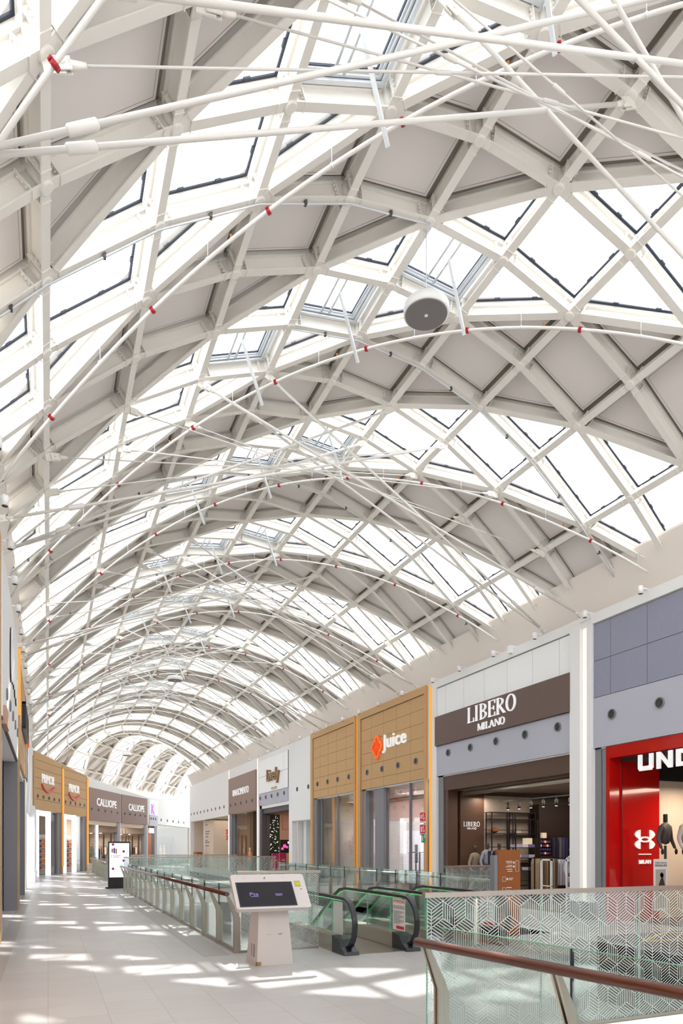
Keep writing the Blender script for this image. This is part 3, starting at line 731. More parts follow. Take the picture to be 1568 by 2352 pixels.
# ===== white, brown sign, lavender band: the menswear shop
fr = Fr(XR, 20.7, 0, -1)
t = shop('menswear_shopfront', 'white and lavender grey shopfront with wide brown sign board and dark walnut entrance', 'shopfront', fr)
grid(t, fr, [0, .55, 1.65, 2.8, 3.95, 5.1, 6.2, 6.66], [6.2, 7.28], 0.03, 0.05, M['white'], 'white_panels', 0.014, M['dgrey'])
bx(t, fr, 'sign_board', M['brown'], (-.02, 6.68, 5.28, 6.28, 0.0, 0.14))
bx(t, fr, 'lower_band', M['lav'], (0.0, 6.66, 4.24, 5.27, 0.0, 0.06))
vents(t, fr, [.74, 2.06, 3.43, 4.8, 6.16], 4.97, 0.06)
bx(t, fr, 'jamb', M['greyframe'], (0, .3, 0, 4.24, -.35, .0))
bx(t, fr, 'door_surround', M['wood_dark'], (.3, 6.66, 3.72, 4.22, -.35, -.02), (.3, .56, 0, 3.72, -.42, -.04), (.3, .5, 0, 3.72, -.6, -.5))
fq = Fr(0, 20.14, 1, 0); bx(t, fq, 'inner_wall_panel', M['wood_dark'], (12.96, 13.92, 0, 3.72, -.05, .03)); bx(t, fq, 'side_wall_boards', colmat(176, 162, 150), *[(13.93, 15.9, v, v + .58, -.05, .0) for v in (0, .6, 1.2, 1.8, 2.4, 3.0)])
mb = MB(); mb.tube([fr.p(.95, 3.6, -.42), fr.p(6.66, 3.6, -.42)], .085, 14); mb.build('shutter_roller', M['steel_brushed'], t)
room(t, fr, .3, 6.66, 6.5, 3.72, colmat(150, 138, 128), colmat(176, 160, 148), colmat(96, 80, 70), -0.35)
bx(t, fq, 'dark_partition', colmat(44, 26, 22), (15.9, 18.9, 0, 3.3, -.02, .5))

# serif lettering built from strokes
def serif(mb, ch, u, v, h, w0, w1):
    T, t2, S = .13 * h, .04 * h, .03 * h      # thick, thin, serif height
    def st(a, b, c, d): mb.box(u + a, u + b, v + c, v + d, w0, w1)
    def ser(a, b, y): st(a - .06 * h, b + .06 * h, y, y + S)
    W = {'L': .62, 'I': .32, 'B': .66, 'E': .62, 'R': .72, 'O': .78, 'M': .95, 'A': .8, 'N': .82}[ch] * h
    x0 = .08 * h
    if ch in 'LIBER': st(x0, x0 + T, 0, h); ser(x0, x0 + T, 0); ser(x0, x0 + T, h - S)
    if ch == 'L': st(x0, W, 0, t2); st(W - t2, W, 0, .26 * h)
    if ch == 'E':
        for y in (0, h - t2, .49 * h): st(x0, W - (.1 * h if .2 * h < y < .8 * h else 0), y, y + t2)
        st(W - t2, W, 0, .24 * h); st(W - t2, W, .78 * h, h); st(W - .14 * h, W - .1 * h, .38 * h, .64 * h)
    if ch in 'BR':
        def half(cy, ry, rx): mb.ring(lambda a: (u + x0 + T + rx * math.cos(a) , v + cy + ry * math.sin(a)), lambda a: (u + x0 + T + (rx - T) * math.cos(a), v + cy + (ry - t2) * math.sin(a)), w0, w1, 14, -PI / 2, PI / 2)
        half(.745 * h, .255 * h, .40 * h)
        if ch == 'B': half(.26 * h, .26 * h, .44 * h)
        else: mb.prism([(u + x0 + T * 1.1, v + .5 * h), (u + x0 + T * 2.1, v + .5 * h), (u + W + .08 * h, v), (u + W - .12 * h, v)], w0, w1)
    if ch == 'O': mb.ring(lambda a: (u + W / 2 + (W / 2) * math.cos(a), v + h / 2 + (h / 2 + .01) * math.sin(a)), lambda a: (u + W / 2 + (W / 2 - T) * math.cos(a), v + h / 2 + (h / 2 - t2) * math.sin(a)), w0, w1, 28)
    if ch == 'M':
        st(x0, x0 + t2, 0, h); st(W - T, W, 0, h); ser(x0, x0 + t2, 0); ser(W - T, W, 0)
        mb.prism([(u + x0, v + h), (u + x0 + T, v + h), (u + W * .56, v + .08 * h), (u + W * .5, v + .0 * h)], w0, w1); mb.prism([(u + W * .5, v), (u + W * .56, v + .1 * h), (u + W, v + h), (u + W - t2, v + h)], w0, w1)
    if ch == 'N':
        st(x0, x0 + t2, 0, h); st(W - t2, W, 0, h); ser(x0, x0 + t2, 0); ser(W - t2, W, h - S)
        mb.prism([(u + x0, v + h), (u + x0 + T, v + h), (u + W, v), (u + W - T, v)], w0, w1)
    if ch == 'A':
        mb.prism([(u + .4 * W, v + h), (u + .55 * W, v + h), (u + W, v), (u + W - T, v)], w0, w1); mb.prism([(u + .4 * W, v + h), (u + .5 * W, v + h), (u + .12 * W, v), (u + .05 * W, v)], w0, w1)
        st(.25 * W, .75 * W, .3 * h, .3 * h + t2); ser(.06 * W, .1 * W, 0); ser(W - T, W, 0)
    return W + .10 * h
s = thing('shop_sign', 'large white serif letters LIBERO MILANO on the brown sign board', 'sign', fr.p(3, 5.7, .14))
def serif_word(word, u0, u1, v, h):
    tot = sum(serif(MB(fr), c, 0, 0, h, 0, 1) for c in word) - .1 * h; k = (u1 - u0) / tot
    f2 = Fr(0, 0, 1, 0); f2.n = fr.n; f2.d = fr.d * k; f2.o = fr.p(u0, 0, 0); u = 0
    for c in word:
        mb = MB(f2); u += serif(mb, c, u, v, h, .14, .18); mb.build('letter', M['lit_white'], s)
serif_word('LIBERO', 2.03, 4.5, 5.73, .48); serif_word('MILANO', 2.6, 3.98, 5.41, .21)
# things inside it
f2s = s
s = thing('inner_sign', 'small white serif LIBERO MILANO lettering on the inner walnut panel', 'sign', (13.4, 20.3, 2.5))
def serif_word2(word, u0, u1, v, h, f, w):
    tot = sum(serif(MB(f), c, 0, 0, h, 0, 1) for c in word) - .1 * h; k = (u1 - u0) / tot
    f2 = Fr(0, 0, 1, 0); f2.n = f.n; f2.d = f.d * k; f2.o = f.p(u0, 0, 0); u = 0
    for c in word:
        mb = MB(f2); u += serif(mb, c, u, v, h, w, w + .01); mb.build('letter', M['lit_white'], s)
serif_word2('LIBERO', 13.08, 13.74, 2.5, .16, fq, .03); serif_word2('MILANO', 13.22, 13.6, 2.4, .07, fq, .03)
mannequin('dark mannequin in light grey suit and navy waistcoat at the walnut entrance', (13.35, 19.1, 0), .15, M['skin_dark'], M['suit'], M['navy'], vest=M['navy'], base_h=.2)
mannequin('dark mannequin in navy jacket half hidden behind wooden directory', (13.75, 19.0, 0), -.4, M['skin_dark'], M['navy'], M['navy'], base_h=.2)
mannequin('dark mannequin in beige coat behind the grey suited one', (13.2, 19.6, 0), .3, M['skin_dark'], colmat(150, 134, 118), M['navy'], base_h=.1)
mannequin('cream mannequin in white patterned shirt and jeans beside white column', (13.35, 15.1, 0), .2, M['skin_cream'], colmat(196, 200, 214), colmat(60, 72, 92), base_h=.05)
def shelf_rack(label, x0, x1, y, h, levels, loads, mat, dp=.4):
    f = Fr(0, y, 1, 0); t = thing('shelf_rack', label, 'shelving', (x0, y, 0))
    bx(t, f, 'post', mat, *[(u, u + .03, 0.012, h, dw, dw + .03) for u in (x0, x1) for dw in (0, dp - .02)])
    for l in levels: bx(t, f, 'shelf', mat, (x0, x1, l, l + .02, 0, dp))
    for (l, cols) in loads:
        n = len(cols)
        for i, c in enumerate(cols):
            u = x0 + .05 + i * (x1 - x0 - .08) / n
            for k in range(4): bx(t, f, 'folded_shirt', colmat(*c), (u, u + .24, l + .025 + k * .025, l + .045 + k * .025, .04 + .01 * (k % 2), dp - .05))
    return t
shelf_rack('black open shelf rack with folded white and violet shirts in menswear shop', 14.1, 14.98, 19.0, 2.7, [.5, 1.0, 1.42, 1.76], [(1.76, [(196, 192, 222), (225, 224, 232), (120, 112, 170)]), (1.42, [(225, 222, 232), (150, 146, 190), (200, 198, 220)]), (1.0, [(60, 60, 90), (200, 196, 210), (80, 80, 110)])], M['black'])
shelf_rack('tall black wall shelf frame behind the copper bowl in menswear shop', 13.97, 14.85, 20.09, 3.0, [1.3, 2.25, 2.75, 2.98], [(1.3, [(90, 90, 120), (170, 164, 180), (60, 50, 50)])], M['black'], .35)
shelf_rack('second tall black wall shelf frame beside the dark brown partition', 14.95, 15.8, 20.09, 3.0, [1.3, 2.25, 2.75, 2.98], [(2.25, [(200, 190, 180)])], M['black'], .35)
tag(MB().ball((14.2, 19.9, 2.37), .14, .14, .10, 14, 8).build('copper_bowl', colmat(150, 84, 50, .3)), 'copper bowl on the tall black shelf in the menswear shop', 'bowl')
tag(MB().box(14.62, 14.86, 18.7, 18.9, 1.885, 2.09).build('gift_box', colmat(245, 232, 205)), 'cream box standing on the top stack of folded shirts', 'box')
ft = Fr(0, 19.3, 1, 0); t2 = thing('tie_display', 'dark pigeonhole display of red, white and blue rolled ties', 'display', (15.6, 19.3, 0))
bx(t2, ft, 'cabinet', colmat(36, 24, 20), (15.35, 15.88, 0.012, 1.5, 0, .4), (15.35, 15.88, 1.5, 2.1, 0, .05), (15.35, 15.37, 1.5, 2.1, .05, .4), (15.86, 15.88, 1.5, 2.1, .05, .4))
for r in range(4):
    for c in range(5): bx(t2, ft, 'rolled_tie', [colmat(180, 30, 50), colmat(230, 226, 224), colmat(60, 60, 110)][(r * 2 + c * 5 + r * c) % 3], (15.39 + c * .095, 15.455 + c * .095, 1.54 + r * .13, 1.62 + r * .13, .05, .35))
tag(MB().box(15.52, 15.7, 19.0, 19.1, 2.1, 2.28).build('price_card', colmat(245, 232, 205)), 'cream card standing on top of the tie display', 'card')
def rail_x(label, x0, x1, y, h, n, cols, ln=.9):
    f = Fr(0, y, 1, 0); t = thing('clothes_rail', label, 'clothes rail', (x0, y, 0))
    mb = MB(f); mb.box(x0, x0 + .025, 0.012, h + .06, -.015, .015); mb.box(x1 - .025, x1, 0.012, h + .06, -.015, .015); mb.box(x0, x1, h + .04, h + .065, -.015, .015); mb.build('frame', M['black'], t)
    for i in range(n):
        u = x0 + .08 + (x1 - x0 - .16) * i / max(1, n - 1); mb = MB(f)
        mb.prism([(u - .05, h - ln), (u + .05, h - ln + .03), (u + .06, h - .15), (u + .02, h), (u - .01, h), (u - .05, h - .15)], -.2, .2); mb.build('garment', cols[i % len(cols)], t)
    return t
rail_x('black rail with dark blue and grey jackets before the brown partition', 15.95, 17.6, 19.2, 2.12, 12, [colmat(44, 42, 76), colmat(28, 28, 48), colmat(96, 92, 100), colmat(64, 62, 100)], .8)
rail_x('rail of long beige and olive coats beside the wooden directory', 14.3, 15.1, 17.9, 1.42, 8, [colmat(166, 142, 112), colmat(92, 84, 66), colmat(128, 112, 88)], 1.0)
rail_x('rail with pale blue shirts in the middle of the menswear shop', 15.25, 15.8, 18.2, 1.38, 4, [colmat(176, 178, 204), colmat(200, 202, 218)], .85)
rail_x('low rail of folded beige knits near the cream mannequin', 14.3, 14.9, 16.2, .9, 5, [colmat(214, 200, 186), colmat(180, 160, 150)], .5)
def gate(label, u, w, h=1.45, wd=.42, mat='white', fr_=None):
    f = fr_ or fr; t = thing('security_gate', label, 'security gate', f.p(u, 0, w))
    bx(t, f, 'frame', M[mat], (u, u + .05, 0.012, h, w, w + .05), (u + wd, u + wd + .05, 0.012, h, w, w + .05), (u, u + wd + .05, h - .04, h, w, w + .05), (u, u + wd + .05, .55, .58, w, w + .05), (u, u + wd + .05, .68, .7, w, w + .05)); return t
gate('white security gate frame in menswear doorway nearest the directory', 4.7, -.6); gate('white security gate frame in menswear doorway near the white column', 5.75, -.6)
tr = thing('track_light_rail', 'black ceiling track with cylinder spots across the menswear shop', 'track light', fr.p(1, 3.3, -1.8))
bx(tr, fr, 'track', M['black'], (1.2, 6.6, 3.32, 3.36, -1.82, -1.78))
for i in range(9): MB().lathe([(.045, 0), (.05, .01), (.05, .2), (.02, .21), (.012, .3)], fr.p(1.5 + i * .6, 3.05, -1.8), 12).build('spot', M['black'], tr)
for i in range(9): MB().lathe([(.036, -.004), (.036, 0.002)], fr.p(1.5 + i * .6, 3.05, -1.8), 12).build('bulb', M['lamp_on'], tr)
area(fr.p(3.3, 3.6, -3.0), 4.5, 130, (1, .86, .72), (0, 0, 0), 3)
area(fr.p(.9, 3.5, -1.3), .3, 12, (1, .86, .72), (0, 0, 0))

# ===== tan shopfronts
def tan_front(oy, L, us, vus, label):
    fr = Fr(XR, oy, 0, -1); t = shop('tan_shopfront', label, 'shopfront', fr)
    grid(t, fr, us, [4.24, 4.62, 5.25], 0.03, 0.05, M['tan'], 'vent_row_panels', 0.012, M['tan_dark'])
    grid(t, fr, us, [5.25, 5.75, 6.26, 6.76, 7.26], 0.03, 0.05, M['tan'], 'cladding_panels', 0.012, M['tan_dark'])
    bx(t, fr, 'surround', M['tan'], (-.32, L + .12, 7.28, WT, 0, .1), (-.32, -.01, 0, 7.28, 0, .1), (L, L + .12, 0, 7.28, 0, .1))
    vents(t, fr, vus, 4.94, 0.05)
    bx(t, fr, 'jamb', M['greyframe'], (0, .35, 0, 4.24, -.35, .0), (L - .1, L, 0, 4.24, -.3, 0))
    return fr, t
fr, t = tan_front(27.0, 5.45, [0, 1.0, 2.13, 3.25, 4.4, 5.45], [.62, 2.02, 3.41, 4.8], 'tan panelled shopfront carrying the orange knot sign')
bx(t, fr, 'mullion', M['greyframe'], (1.15, 1.95, 0, 4.24, -.3, -.05), (4.0, 4.06, 0, 4.24, -.2, -.1))
bx(t, fr, 'shop_window', M['shopglass'], (.35, 1.15, .05, 4.24, -.2, -.18), (1.95, 5.35, .05, 4.24, -.2, -.18))
bx(t, fr, 'head_panel', M['dgrey'], (.35, 5.35, 3.75, 3.8, -1.5, -.6))
room(t, fr, .35, 5.4, 5.0, 4.3, colmat(226, 198, 196), colmat(205, 196, 190), colmat(190, 184, 180), -0.35)
bx(t, fr, 'light_line', M['lamp_on'], (.5, 5.3, 3.0, 3.03, -3.2, -3.15), (.5, 5.3, 2.85, 2.88, -3.6, -3.55))
bx(t, fr, 'bulkhead', colmat(120, 108, 110), (.4, 5.4, 3.1, 3.9, -3.9, -3.8))
bx(t, fr, 'wall_screen', M['screenon'], (1.3, 2.9, .9, 2.35, -5.3, -5.2))
area(fr.p(2.9, 4.0, -2.6), 3.5, 210, (1, .93, .9), (0, 0, 0), 3)
s = thing('shop_sign', 'orange knot emblem and white letters Juice on tan panels', 'sign', fr.p(1.5, 5.9, .05))
mb = MB(fr)
for cu, cv in ((1.62, 6.12), (1.62, 5.62), (1.37, 5.87), (1.87, 5.87)): mb.disc(cu, cv, .05, .13, .24, 24, .13)
mb.build('knot_emblem', M['orange'], s)
text_obj('lettering', 'Juice', fr, 2.12, 5.55, .72, .06, M['lit_white'], s, .05, 'LEFT', .04, width=1.98)
def shelves(fr, t, u0, u1, w, levels, pal, n, hh=.2):
    for l in levels:
        bx(t, fr, 'shelf', M['white'], (u0, u1, l - .02, l, w, w + .35))
        for i in range(n):
            u = u0 + .03 + (u1 - u0 - .05) * i / n; q = (u1 - u0) / n * .72
            bx(t, fr, 'product', colmat(*pal[(i * 3 + int(l * 20) * 2 + (i * i) // 3) % len(pal)]), (u, u + q, l, l + hh * (.6 + .4 * ((i * 5) % 3) / 2), w + .08, w + .3))
fk = Fr(0, 26.55, 1, 0); bx(t, fk, 'lit_wall_panel', M['white'], (13.0, 17.3, 0.3, 2.9, -.05, .0)); bx(t, fk, 'wall_poster', M['screenon'], (14.2, 15.2, .8, 2.5, 0, .02)); bx(t, fk, 'poster_print', M['black'], (14.5, 14.6, 1.2, 1.6, .02, .025), (14.75, 14.9, 1.1, 1.9, .02, .025))
sk = thing('product_shelves', 'white shelves of small boxes on the side wall of the knot shop', 'shelving', (15.5, 26.5, 0)); shelves(fk, sk, 15.3, 17.2, .0, [.6, 1.0, 1.5, 1.95, 2.3], [(40, 38, 44), (196, 190, 190), (150, 60, 60), (90, 110, 150), (230, 226, 226)], 9, .2)
sh = thing('product_shelves', 'white shelves with small boxes and speakers in the orange knot shop', 'shelving', fr.p(3.2, 0, -4)); shelves(fr, sh, 3.1, 5.2, -5.2, [.6, 1.0, 1.4, 1.8, 2.2], [(40, 38, 44), (196, 190, 190), (150, 60, 60), (90, 110, 150), (230, 226, 226)], 8, .22)
for i, u in enumerate((2.6, 3.4)):
    g = gate('dark security gate frame behind orange knot shop window, %s' % ('left one' if i == 0 else 'middle one'), u, -.9, 1.6, .5, 'dgrey', fr)
bk = thing('accessory_stand', 'low stand hung with black bags behind the knot shop window', 'display stand', fr.p(3, 0, -1.8))
bx(bk, fr, 'stand', M['white'], (2.2, 4.8, 0.01, .5, -2.4, -1.9)); 
for i in range(7): bx(bk, fr, 'bag', [M['black'], colmat(60, 62, 84), colmat(120, 70, 60)][i % 3], (2.3 + i * .35, 2.52 + i * .35, .5, .8 + .08 * (i % 2), -2.3, -2.05))
fr, t = tan_front(32.82, 5.1, [0, .95, 2.0, 3.05, 4.15, 5.1], [.6, 1.95, 3.2, 4.5], 'tan panelled shopfront without lettering left of the orange knot sign')
bx(t, fr, 'mullion', M['greyframe'], (.62, .66, 0, 4.24, -.2, -.1), (2.75, 2.79, 0, 4.24, -.2, -.1))
bx(t, fr, 'shop_window', M['shopglass'], (.35, 5.0, .05, 4.24, -.2, -.18))
room(t, fr, .35, 5.05, 5.0, 4.3, colmat(190, 182, 176), colmat(180, 172, 166), colmat(190, 184, 180), -0.35)
bx(t, fr, 'inner_column', colmat(150, 144, 138), (.5, 1.3, 0, 4.2, -.9, -.5))
area(fr.p(2.9, 4.0, -2.6), 3.0, 160, (1, .93, .88), (0, 0, 0), 3)
fk = Fr(0, 32.4, 1, 0); bx(t, fk, 'dark_display', colmat(60, 40, 34), (14.6, 16.0, .6, 2.5, -.02, .0)); sk = thing('product_shelves', 'dark framed shelf bay of amber goods in the unlettered tan shop', 'shelving', (15, 32.3, 0)); shelves(fk, sk, 14.7, 15.9, .0, [.9, 1.2, 1.5, 1.8, 2.1], [(220, 150, 80), (240, 190, 130), (150, 90, 60)], 9, .22)
sh = thing('product_shelves', 'brightly lit shelf bays of small goods in the unlettered tan shop', 'shelving', fr.p(2, 0, -4)); shelves(fr, sh, 1.0, 4.8, -5.2, [.5, .85, 1.2, 1.55, 1.9], [(236, 200, 170), (210, 120, 70), (240, 226, 210), (120, 84, 70), (226, 170, 120)], 14, .24)
# lit slots between the bays
def slot(y0, y1, mat, name, lab):
    f = Fr(XR, y1, 0, -1); o = MB(f).box(0, y1 - y0, 0.02, WT - .06, 0.0, 0.02).build(name, M[mat]); tag(o, lab, 'light strip'); return o
slot(27.36, 27.56, 'strip_orange', 'light_strip', 'glowing amber strip between the two right-hand tan shopfronts')
slot(21.08, 21.3, 'strip_orange', 'light_strip', 'amber strip at the near edge of the orange knot shop')
slot(20.98, 21.05, 'strip_warm', 'light_strip', 'thin white strip between orange knot shop and menswear shop')
slot(13.42, 13.66, 'strip_warm', 'light_strip', 'glowing warm white strip on the column beside the red shop')
slot(43.05, 43.2, 'strip_warm', 'light_strip', 'glowing strip between the two small far shops on the right')
slot(50.7, 50.95, 'strip_warm', 'light_strip', 'glowing strip at the far edge of the brown clad shop')
mb = MB(); mb.box(XR - .09, XR, 20.7, 20.98, 0, WT); mb.box(XR - .12, XR, 13.26, 13.42, 0.0, WT); mb.box(XR - .12, XR, 13.66, 14.03, 0, WT); mb.box(XR - .127, XR, 13.255, 14.035, WT - .1, WT + .005); mb.box(XR - .1, XR, 6.2, 20.72, 7.3, WT)
struct(mb.build('trim_5', M['wall']))
mb = MB(); mb.box(XR - .13, XR, 13.24, 14.05, 0, .42); mb.box(XR - .1, XR, 20.68, 21.0, 0, .42)
struct(mb.build('baseboard_right', M['dgrey']))
# safety signs on the tan pier
f = Fr(XR, 21.9, 0, -1)
for lab, z, m in (('upper red fire hose sign on the tan pier', 2.72, 'signred'), ('lower red fire extinguisher sign on the tan pier', 2.28, 'signred'), ('small green exit sign below the red signs', 1.95, 'signgreen')):
    u0 = .12 if m == 'signred' else .22
    s = thing('safety_sign', lab, 'sign', f.p(u0, z, .12)); bx(s, f, 'plate', M['paper'], (u0 - .02, u0 + .42, z - .07, z + .33, .11, .118)) if m == 'signred' else None
    bx(s, f, 'face', M[m], (u0, u0 + (.4 if m == 'signred' else .28), z, z + .31, .118, .124))
    mb = MB(f)
    if m == 'signred': mb.disc(u0 + .12, z + .16, .124, .128, .075, 14, .03) if 'hose' in lab else mb.box(u0 + .08, u0 + .16, z + .05, z + .24, .124, .128)
    mb.box(u0 + .25, u0 + .32, z + .05, z + .13, .124, .128) if m == 'signred' else mb.box(u0 + .06, u0 + .12, z + .06, z + .24, .124, .128); mb.prism([(u0 + .22, z + .17), (u0 + .27, z + .15), (u0 + .26, z + .28), (u0 + .21, z + .26)], .124, .128)
    mb.build('pictogram', M['paper'], s)

# ===== small white shop with gold letters, brown clad shop, white block
fr = Fr(XR, 42.69, 0, -1)
t = shop('cafe_shopfront', 'white panelled shopfront with gilt lettering and dark recessed opening', 'shopfront', fr)
grid(t, fr, [0, 1.5, 3.4, 5.0, 5.8], [5.15, 6.2, 7.25], 0.03, 0.05, M['white'], 'white_panels', 0.02, M['dgrey'])
bx(t, fr, 'lower_band', M['lav'], (0, 5.8, 4.4, 5.13, 0, .06)); vents(t, fr, [.4, 1.6, 2.8, 4.0, 5.2], 4.87, .06)
bx(t, fr, 'opening_frame', M['dgrey'], (0, .5, 0, 4.4, -.4, 0), (.5, 5.8, 3.9, 4.4, -.8, -.1), (.5, .62, 0, 3.9, -.5, -.3))
fk = Fr(0, 42.2, 1, 0); bx(t, fk, 'plant_wall', colmat(40, 48, 30), (12.94, 13.62, 1.0, 3.85, -.05, .0)); bx(t, fk, 'peach_panel', M['peach'], (13.64, 16.0, 0, 3.85, -.05, 0)); bx(t, fk, 'panel_moulding', colmat(170, 124, 100), (13.8, 14.6, 2.9, 2.93, 0, .02), (13.8, 13.83, 2.9, 3.7, 0, .02))
room(t, fr, .4, 5.8, 5, 4.3, M['peach'], colmat(120, 90, 76), colmat(120, 100, 90))
mb = MB(fr)
mb = MB(fk)
for i in range(60): u, v = random.uniform(12.97, 13.58), random.uniform(1.4, 3.75); mb.box(u, u + .02, v, v + .02, 0, .01)
mb.build('fairy_lights', M['lamp_on'], t)
s = thing('shop_sign', 'gilt letters Lively on the small white shopfront', 'sign', fr.p(2, 5.6, .05)); text_obj('lettering', 'Lively', fr, 2.0, 5.55, .95, .12, colmat(150, 116, 76, .4), s, .05, 'LEFT', .03, width=2.4)
text_obj('small_lettering', 'HOME', fr, 2.7, 5.22, .16, .04, colmat(150, 116, 76, .4), s, .05, 'LEFT', .02) if False else bx(s, fr, 'small_plate', colmat(200, 170, 130), (2.8, 3.8, 5.25, 5.38, .05, .1))
sc = thing('wall_screen', 'dark video screen with pink flowers in the white shopfront opening', 'screen', (13.9, 42.1, 1.8)); bx(sc, fk, 'panel', M['screen'], (13.66, 14.5, 1.42, 2.25, 0, .06)); mb = MB(fk)
for a, b, r in ((13.95, 1.85, .12), (13.8, 1.68, .09), (14.1, 1.78, .08)): mb.disc(a, b, .06, .065, r, 8)
mb.build('flower_image', mk('pink_glow', (.8, .1, .4), .5, emit=(1, .12, .45), estr=.8), sc); bx(sc, fk, 'image_patch', M['screenon'], (14.15, 14.3, 2.0, 2.15, .06, .065))
fb = Fr(0, 41.6, 1, 0)
for i, (c, lab) in enumerate([((186, 34, 96), 'left magenta banner reading minus 40'), ((182, 32, 92), 'right magenta banner reading minus 40'), ((226, 174, 74), 'yellow banner with a teal disc beside the magenta ones')]):
    u = 12.93 + i * .5; s = thing('sale_banner', lab, 'banner', (u, 41.6, 0)); bx(s, fb, 'sheet', colmat(*c), (u, u + .45, .45, 1.4, 0, .02)); bx(s, fb, 'border', M['paper'], (u - .012, u, .44, 1.41, 0, .022), (u + .45, u + .462, .44, 1.41, 0, .022)); mb = MB(fb)
    if i < 2: mb.disc(u + .225, .95, .02, .024, .17, 24, .155); mb.build('circle_print', colmat(240, 120, 100), s); text_obj('lettering', '-40', fb, u + .225, .89, .13, .004, M['paper'], s, .02, 'CENTER', .02)
    else: mb.disc(u + .3, .95, .02, .024, .17, 20); mb.build('disc_print', colmat(20, 100, 120), s)
    bx(s, fb, 'foot', M['greyframe'], (u + .05, u + .4, 0.012, .03, -.1, .15), (u + .2, u + .25, .03, .46, 0, .02))
area(fr.p(3, 4.1, -2.5), 3, 40, (1, .85, .7), (0, 0, 0), 3)
fr = Fr(XR, 50.63, 0, -1)
t = shop('brown_shopfront', 'brown vertically clad shopfront lettered RINASCIMENTO', 'shopfront', fr)
bx(t, fr, 'cladding', M['brownv'], (0, 7.3, 4.2, 6.82, 0, .08)); vents(t, fr, [.66, 2.1, 3.6, 5.05, 6.5], 4.86, .08)
bx(t, fr, 'jamb', M['greyframe'], (0, .7, 0, 4.2, -.3, 0), (.8, .95, 0, 4.2, -.3, -.1), (7.2, 7.3, 0, 4.2, -.3, 0)); bx(t, fr, 'inner_pier', colmat(96, 80, 52), (4.2, 5.0, 0, 4.2, -.8, -.4)); bx(t, fr, 'shop_window', M['shopglass'], (.95, 4.2, .05, 4.15, -.2, -.18))
bx(t, fr, 'bulkhead', colmat(110, 80, 66), (.7, 7.2, 3.0, 4.2, -3.2, -3.1)); room(t, fr, .7, 7.2, 5, 4.25, colmat(210, 176, 150), colmat(196, 170, 150), colmat(170, 150, 136))
s = thing('shop_sign', 'white letters RINASCIMENTO on brown cladding', 'sign', fr.p(1, 5.6, .08)); text_obj('lettering', 'RINASCIMENTO', fr, 1.35, 5.45, .46, .03, M['lit_white'], s, .08, 'LEFT', .0, width=4.3)
mannequin('mannequin in orange and teal dress at the brown clad shop', fr.p(6.0, 0, .1), -PI / 2, M['skin_cream'], colmat(240, 150, 90), colmat(90, 160, 165)); area(fr.p(3.6, 4.1, -2.5), 3, 45, (1, .82, .66), (0, 0, 0), 3)
fr = Fr(XR, 66.0, 0, -1)
t = shop('white_bulkhead', 'plain white wall block with a row of dark round vents over a side passage', 'wall panel', fr)
bx(t, fr, 'fascia', M['wall'], (.02, 15.2, 4.15, 7.4, 0, .04)); vents(t, fr, [.6 + i * 1.47 for i in range(10)], 4.86, .04)
room(t, fr, .3, 15.3, 4.0, 4.15, M['cream'], M['cream'], M['floor'], -.3); bx(t, fr, 'passage_wall', M['cream'], (4.4, 8.0, 0, 4.1, -2.2, -.4)); bx(t, fr, 'white_soffit', M['wall'], (8.6, 12.8, 3.1, 4.1, -3.0, -2.9)); bx(t, fr, 'door_line', M['dgrey'], (10.0, 10.06, 0, 3.0, -4.2, -4.0))
s = thing('passage_lettering', 'dark wayfinding lines of text with arrows on the cream passage wall', 'sign', fr.p(4.6, 2, -.38)); mb = MB(fr)
for i, v in enumerate((3.7, 3.1, 2.9, 2.65, 2.3, 2.15, 1.85)): mb.box(5.0, 5.3 + (.4 + .3 * ((i * 3) % 4)), v, v + .07, -.4, -.39); 
mb.build('text_line', M['dgrey'], s)
tag(bx(None, fr, 'wooden_cabinet', M['dirwood'], (4.6, 6.0, 0.0, 1.35, .1, .6)), 'small brown wooden cabinet before the cream passage wall', 'cabinet')
fr = Fr(XR, 51.6, 0, -1)
for i, z in enumerate((2.75, 2.3)):
    s = thing('safety_sign', 'far %s red fire sign on the white pier beside the passage' % ('upper' if i == 0 else 'lower'), 'sign', fr.p(.1, z, .05)); bx(s, fr, 'face', M['signred'], (.05, .6, z, z + .36, .04, .06)); bx(s, fr, 'pictogram', M['paper'], (.12, .25, z + .08, z + .26, .06, .065))
area(Fr(XR, 66.0, 0, -1).p(8, 4.0, -2), 3, 90, (1, .88, .76), (0, 0, 0), 8)
# white wall with recess, between tan and gilt shops
fr = Fr(XR, 36.27, 0, -1)
t = shop('recess_wall', 'plain white wall with two round vents above a pale recess', 'wall panel', fr); vents(t, fr, [.85, 2.6], 4.93, 0.0); bx(t, fr, 'recess_back', M['wall'], (0, 3.1, 0, 3.22, -1.6, -1.5), (0, .1, 0, 3.22, -1.5, -.3), (3.0, 3.1, 0, 3.22, -1.5, -.3), (0, 3.1, 3.22, 3.3, -1.6, -.3), (.15, .6, 0, 3.22, -1.5, -.6))

# the shops beside and behind the camera, only as lit rooms
for fr, L, lab, pw in ((Fr(XL, -2, 0, 1), 14.9, 'open peach coloured shop front at the near left, beside the viewpoint', 200), (Fr(XR, 5.6, 0, -1), 6.6, 'open cream shop front at the near right, outside the picture', 120)):
    t = shop('open_shopfront', lab, 'shopfront', fr); room(t, fr, 0, L, 4.5, 4.2, M['peach'], M['cream'], M['border'], -.3); area(fr.p(L / 2, 3.9, -2), 2.5, pw, (1, .72, .52), (0, 0, 0), 8)
